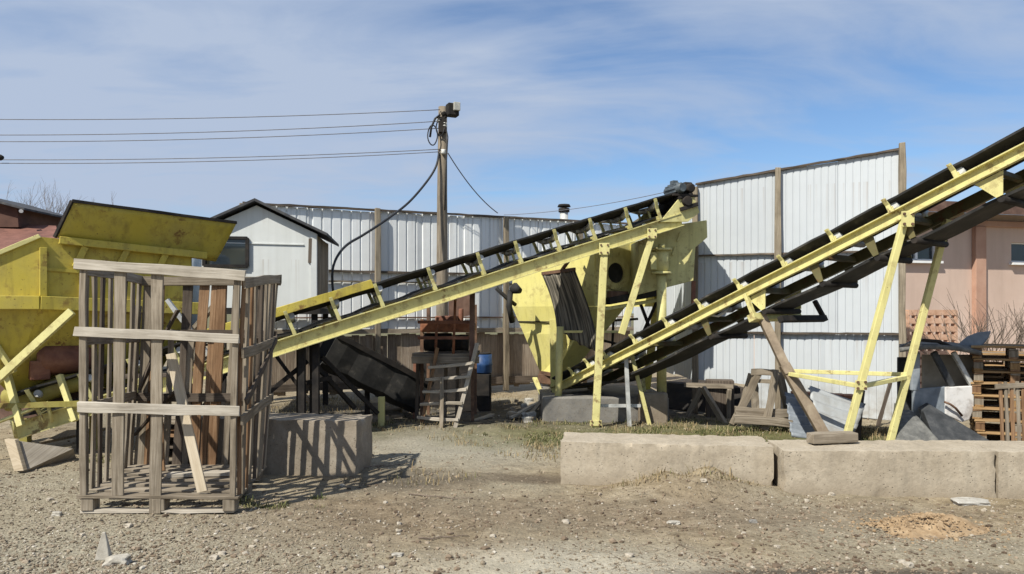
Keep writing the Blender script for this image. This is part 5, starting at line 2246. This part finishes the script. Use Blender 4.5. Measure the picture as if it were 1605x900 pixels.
# stones one can count
G1 = 'loose stones on the dirt'
rs = random.Random(21)
k = 0
base_rocks = [big_rock('stone', (-.3 + i, 5.5, 0), .035, .03, .022, STONE, 'small rough stone lying loose on the dirt', 'stone', G1, i + 3, 2) for i in range(4)]
spots = []
while len(spots) < 30:
    py = rs.uniform(755, 890)
    px = rs.uniform(20, 1590)
    q = G(px, py)
    if clear(q.x, q.y) and not (-3.7 < q.x < -2.1 and q.y > 5.95):
        spots.append(q)
for i, q in enumerate(spots):
    o = base_rocks[i] if i < 4 else base_rocks[i % 4].copy()
    if i >= 4:
        COL.objects.link(o)
    s = rs.uniform(.5, 1.15)
    o.scale = (s, s, s)
    o.rotation_euler = (0, 0, rs.uniform(0, 6.28))
    o.location = (q.x, q.y, gz(q.x, q.y) + .008 * s)
big_rock('stone', G(186, 873), .10, .07, .05, PALE_STONE, 'flat pale stone in the left foreground beside an upright shard', 'stone', None, 2)
m = MB()
q = G(163, 872)
m.strip([[q + V(x * w, y * w, z) for x, y in ((-.05, -.03), (.05, -.025), (.045, .03), (-.04, .035))] for z, w in ((-.02, 1.0), (.05, .75), (.11, .5), (.165, .22))])
tag(m.build('stone_shard', PALE_STONE, bevel=.006), 'upright pale pointed shard in the left foreground', 'stone')
big_rock('stone', G(90, 805), .05, .035, .03, PALE_STONE, 'lone pale stone on dirt to the left of the crate', 'stone', None, 9)
big_rock('stone', G(622, 868), .055, .04, .022, PALE_STONE, 'white flat stone at the bottom middle of the yard', 'stone', None, 5)
big_rock('stone', G(1055, 817), .06, .045, .02, PALE_STONE, 'flat pale stone in front of the long concrete block', 'stone', None, 6)
big_rock('stone', G(1180, 815), .04, .03, .025, CONC_D, 'dark grey stone on the dirt before the second concrete block', 'stone', None, 7)
o_ = big_rock('concrete_scrap', G(1520, 786), .20, .12, .035, CONC_W, 'flat whitish concrete fragment before the right concrete block', 'concrete', None, 8, 3, .3)
# rubble below the bin
RG = 'rubble lumps under the mixer bin'
for i in range(22):
    px, py = rs.uniform(802, 862), rs.uniform(636, 662)
    q = G(px, py)
    s = rs.uniform(.05, .12)
    big_rock('rubble_lump', (q.x, q.y, (662 - py) * .004), s, s * .8, s * .7, (CONC_W, CONC_G, CONC)[i % 3], 'grey rubble lump heaped under the bin outlet', 'rubble', RG, i * 1.3, 2)
for i in range(9):
    px, py = rs.uniform(585, 645), rs.uniform(646, 664)
    q = G(px, py)
    s = rs.uniform(.08, .2)
    big_rock('rubble_lump', (q.x, q.y, 0), s, s * .9, s * .5, CONC_G, 'grey rubble lump beneath the dark chute', 'rubble', 'rubble lumps under the dark chute', i * 1.9 + 40, 2)
# heap of sand
c = G(1452, 826)
m = MB()


def heap(u, v):
    r, a = u, v * 2 * math.pi
    x, y = c.x + math.cos(a) * r * .58 * (1 + .18 * math.sin(a * 3 + 1)), c.y + math.sin(a) * r * .36 * (1 + .2 * math.sin(a * 2))
    h = .105 * (1 - ss(0, 1, r)) * (1 + .5 * mnoise.noise(V(x * 5, y * 5, 2))) + .028 * mnoise.noise(V(x * 14, y * 14, 0)) * (1 - r) + .012 * mnoise.noise(V(x * 40, y * 40, 3)) * (1 - r)
    return V(x, y, gz(x, y) + h - .02 * r)


m.grid(heap, 44, 110, smooth=True)
tag(m.build('sand_heap', SAND), 'low heap of orange brown sand in front of the second concrete block', 'sand heap')
pts, sz = [], []
for i in range(900):
    a, r = rng.uniform(0, 6.28), abs(rng.normal(0, .55))
    p = (c.x + math.cos(a) * r * .75, c.y + math.sin(a) * r * .45)
    if clear(*p):
        pts.append(p)
        sz.append(float(np.exp(rng.normal(-5.0, .4))))


def lump_height(x, y):
    dx, dy = (x - c.x) / .58, (y - c.y) / .36
    r = math.hypot(dx, dy)
    return .11 * (1 - ss(0, 1, r))


_g = gz
gz_plain = gz
gz = lambda x, y: gz_plain(x, y) + lump_height(x, y)
scatter('sand_crumbs', pts, sz, SAND, 'crumbs of orange brown sand strewn around the heap', 'sand')
gz = gz_plain


# blades and stalks
def blades(name, pts, h, w, mat, label, cat, lean=.5, up=1.0):
    vs, fs = [], []
    k = 0
    for (x, y) in pts:
        a = rng.uniform(0, 6.28)
        hh = h * float(np.exp(rng.normal(-.15, .45)))
        d = np.array([math.cos(a), math.sin(a), 0])
        s = np.array([-d[1], d[0], 0]) * w * rng.uniform(.6, 1.3)
        b = np.array([x, y, gz(x, y) - .004])
        l = lean * rng.uniform(.2, 1.3) * hh
        m1 = b + d * l * .35 + np.array([0, 0, hh * .6 * up])
        t = b + d * l + np.array([0, 0, hh * up * rng.uniform(.7, 1)])
        vs += [b - s, b + s, m1 + s * .7, m1 - s * .7, t]
        fs += [(k, k + 1, k + 2, k + 3), (k + 3, k + 2, k + 4)]
        k += 5
    me = bpy.data.meshes.new(name)
    me.from_pydata([tuple(v) for v in vs], [], fs)
    me.materials.append(mat)
    o = bpy.data.objects.new(name, me)
    COL.objects.link(o)
    return tag(o, label, cat, None, 'stuff')


def patch(cx, cy, rx, ry, n, thr=-.05, f=1.6):
    out = []
    tries = 0
    while len(out) < n and tries < n * 12:
        tries += 1
        a, r = rng.uniform(0, 6.28), math.sqrt(rng.uniform(0, 1))
        x, y = cx + math.cos(a) * r * rx, cy + math.sin(a) * r * ry
        if mnoise.noise(Vector((x * f, y * f, 5.5))) > thr + .25 * r and clear(x, y):
            out.append((x, y))
    return out


g = patch(3.5, 9.8, 2.5, 1.7, 8000, -.1, 2.2) + patch(1.3, 10.0, 1.7, 1.1, 3600, 0, 2.2) + patch(2.6, 10.9, 2.4, .7, 1500, -.1, 2.5)
g += patch(-2.9, 10.3, 1.4, 1.0, 2200, -.1) + patch(-2.0, 6.5, .5, .25, 500, 0, 4) + patch(-4.6, 8.3, .8, .6, 500, 0)
blades('grass', g, .033, .0045, GRASS, 'short patchy green grass growing behind the concrete blocks', 'grass', .9)
d = patch(5.0, 9.9, .9, .5, 1700, -.6) + patch(MOUND.x, MOUND.y + .08, .8, .12, 260, -.2, 3) + patch(-1.0, 7.35, .7, .35, 200, -.2, 3) + patch(3.0, 8.9, 3.4, 1.2, 3200, -.15, 2.4) + patch(1.0, 10.0, 2.2, 1.4, 1500, -.1, 2.4)
d += patch(-2.5, 10.7, 1.5, .9, 1500, -.2, 2.5) + patch(0, 14.2, 5, 1.2, 2500, -.3) + patch(-3.2, 12.8, 2.5, 1.4, 2500, -.3) + patch(8, 12.5, 2.5, 1.5, 2000, -.4)
blades('dry_grass', d, .055, .004, DRYGRASS, 'pale dry grass tufts along the blocks and the foot of the fences', 'dry grass', .7)
d = []
while len(d) < 5200:
    py = 490 + 410 * rng.uniform(.42, 1.0)
    D = H * F / (py - 490)
    x = rng.uniform(-.72, .72) * D
    n = mnoise.noise(Vector((x * .9, D * .9, 14.4)))
    if rng.uniform() < .3 + .9 * n and clear(x, D) and not (-3.2 - 1.2 < x < -2.2 and D < 5.6):
        d.append((x, D))
blades('dead_stalks', d, .055, .0035, LITTER, 'dead stalks and straw bits strewn over the bare dirt', 'litter', 2.2, .16)
# fallen twigs near the left block
for i, (a, b) in enumerate(((G(640, 775), G(740, 782)), (G(655, 845), G(735, 838)), (G(560, 742), G(640, 726)))):
    m = MB()
    n_ = 7
    q = [a.lerp(b, t / n_) for t in range(n_ + 1)]
    q = [V(p.x, p.y + .02 * math.sin(t * 2.1 + i), gz(p.x, p.y) + .012) for t, p in enumerate(q)]
    m.tube(q, [.006 - .0005 * t for t in range(n_ + 1)], 6)
    tag(m.build('fallen_twig', TWIG), ['thin twig on the dirt in the middle of the yard', 'thin twig on the dirt near the bottom edge', 'thin twig at the right foot of the grey concrete block'][i], 'twig')
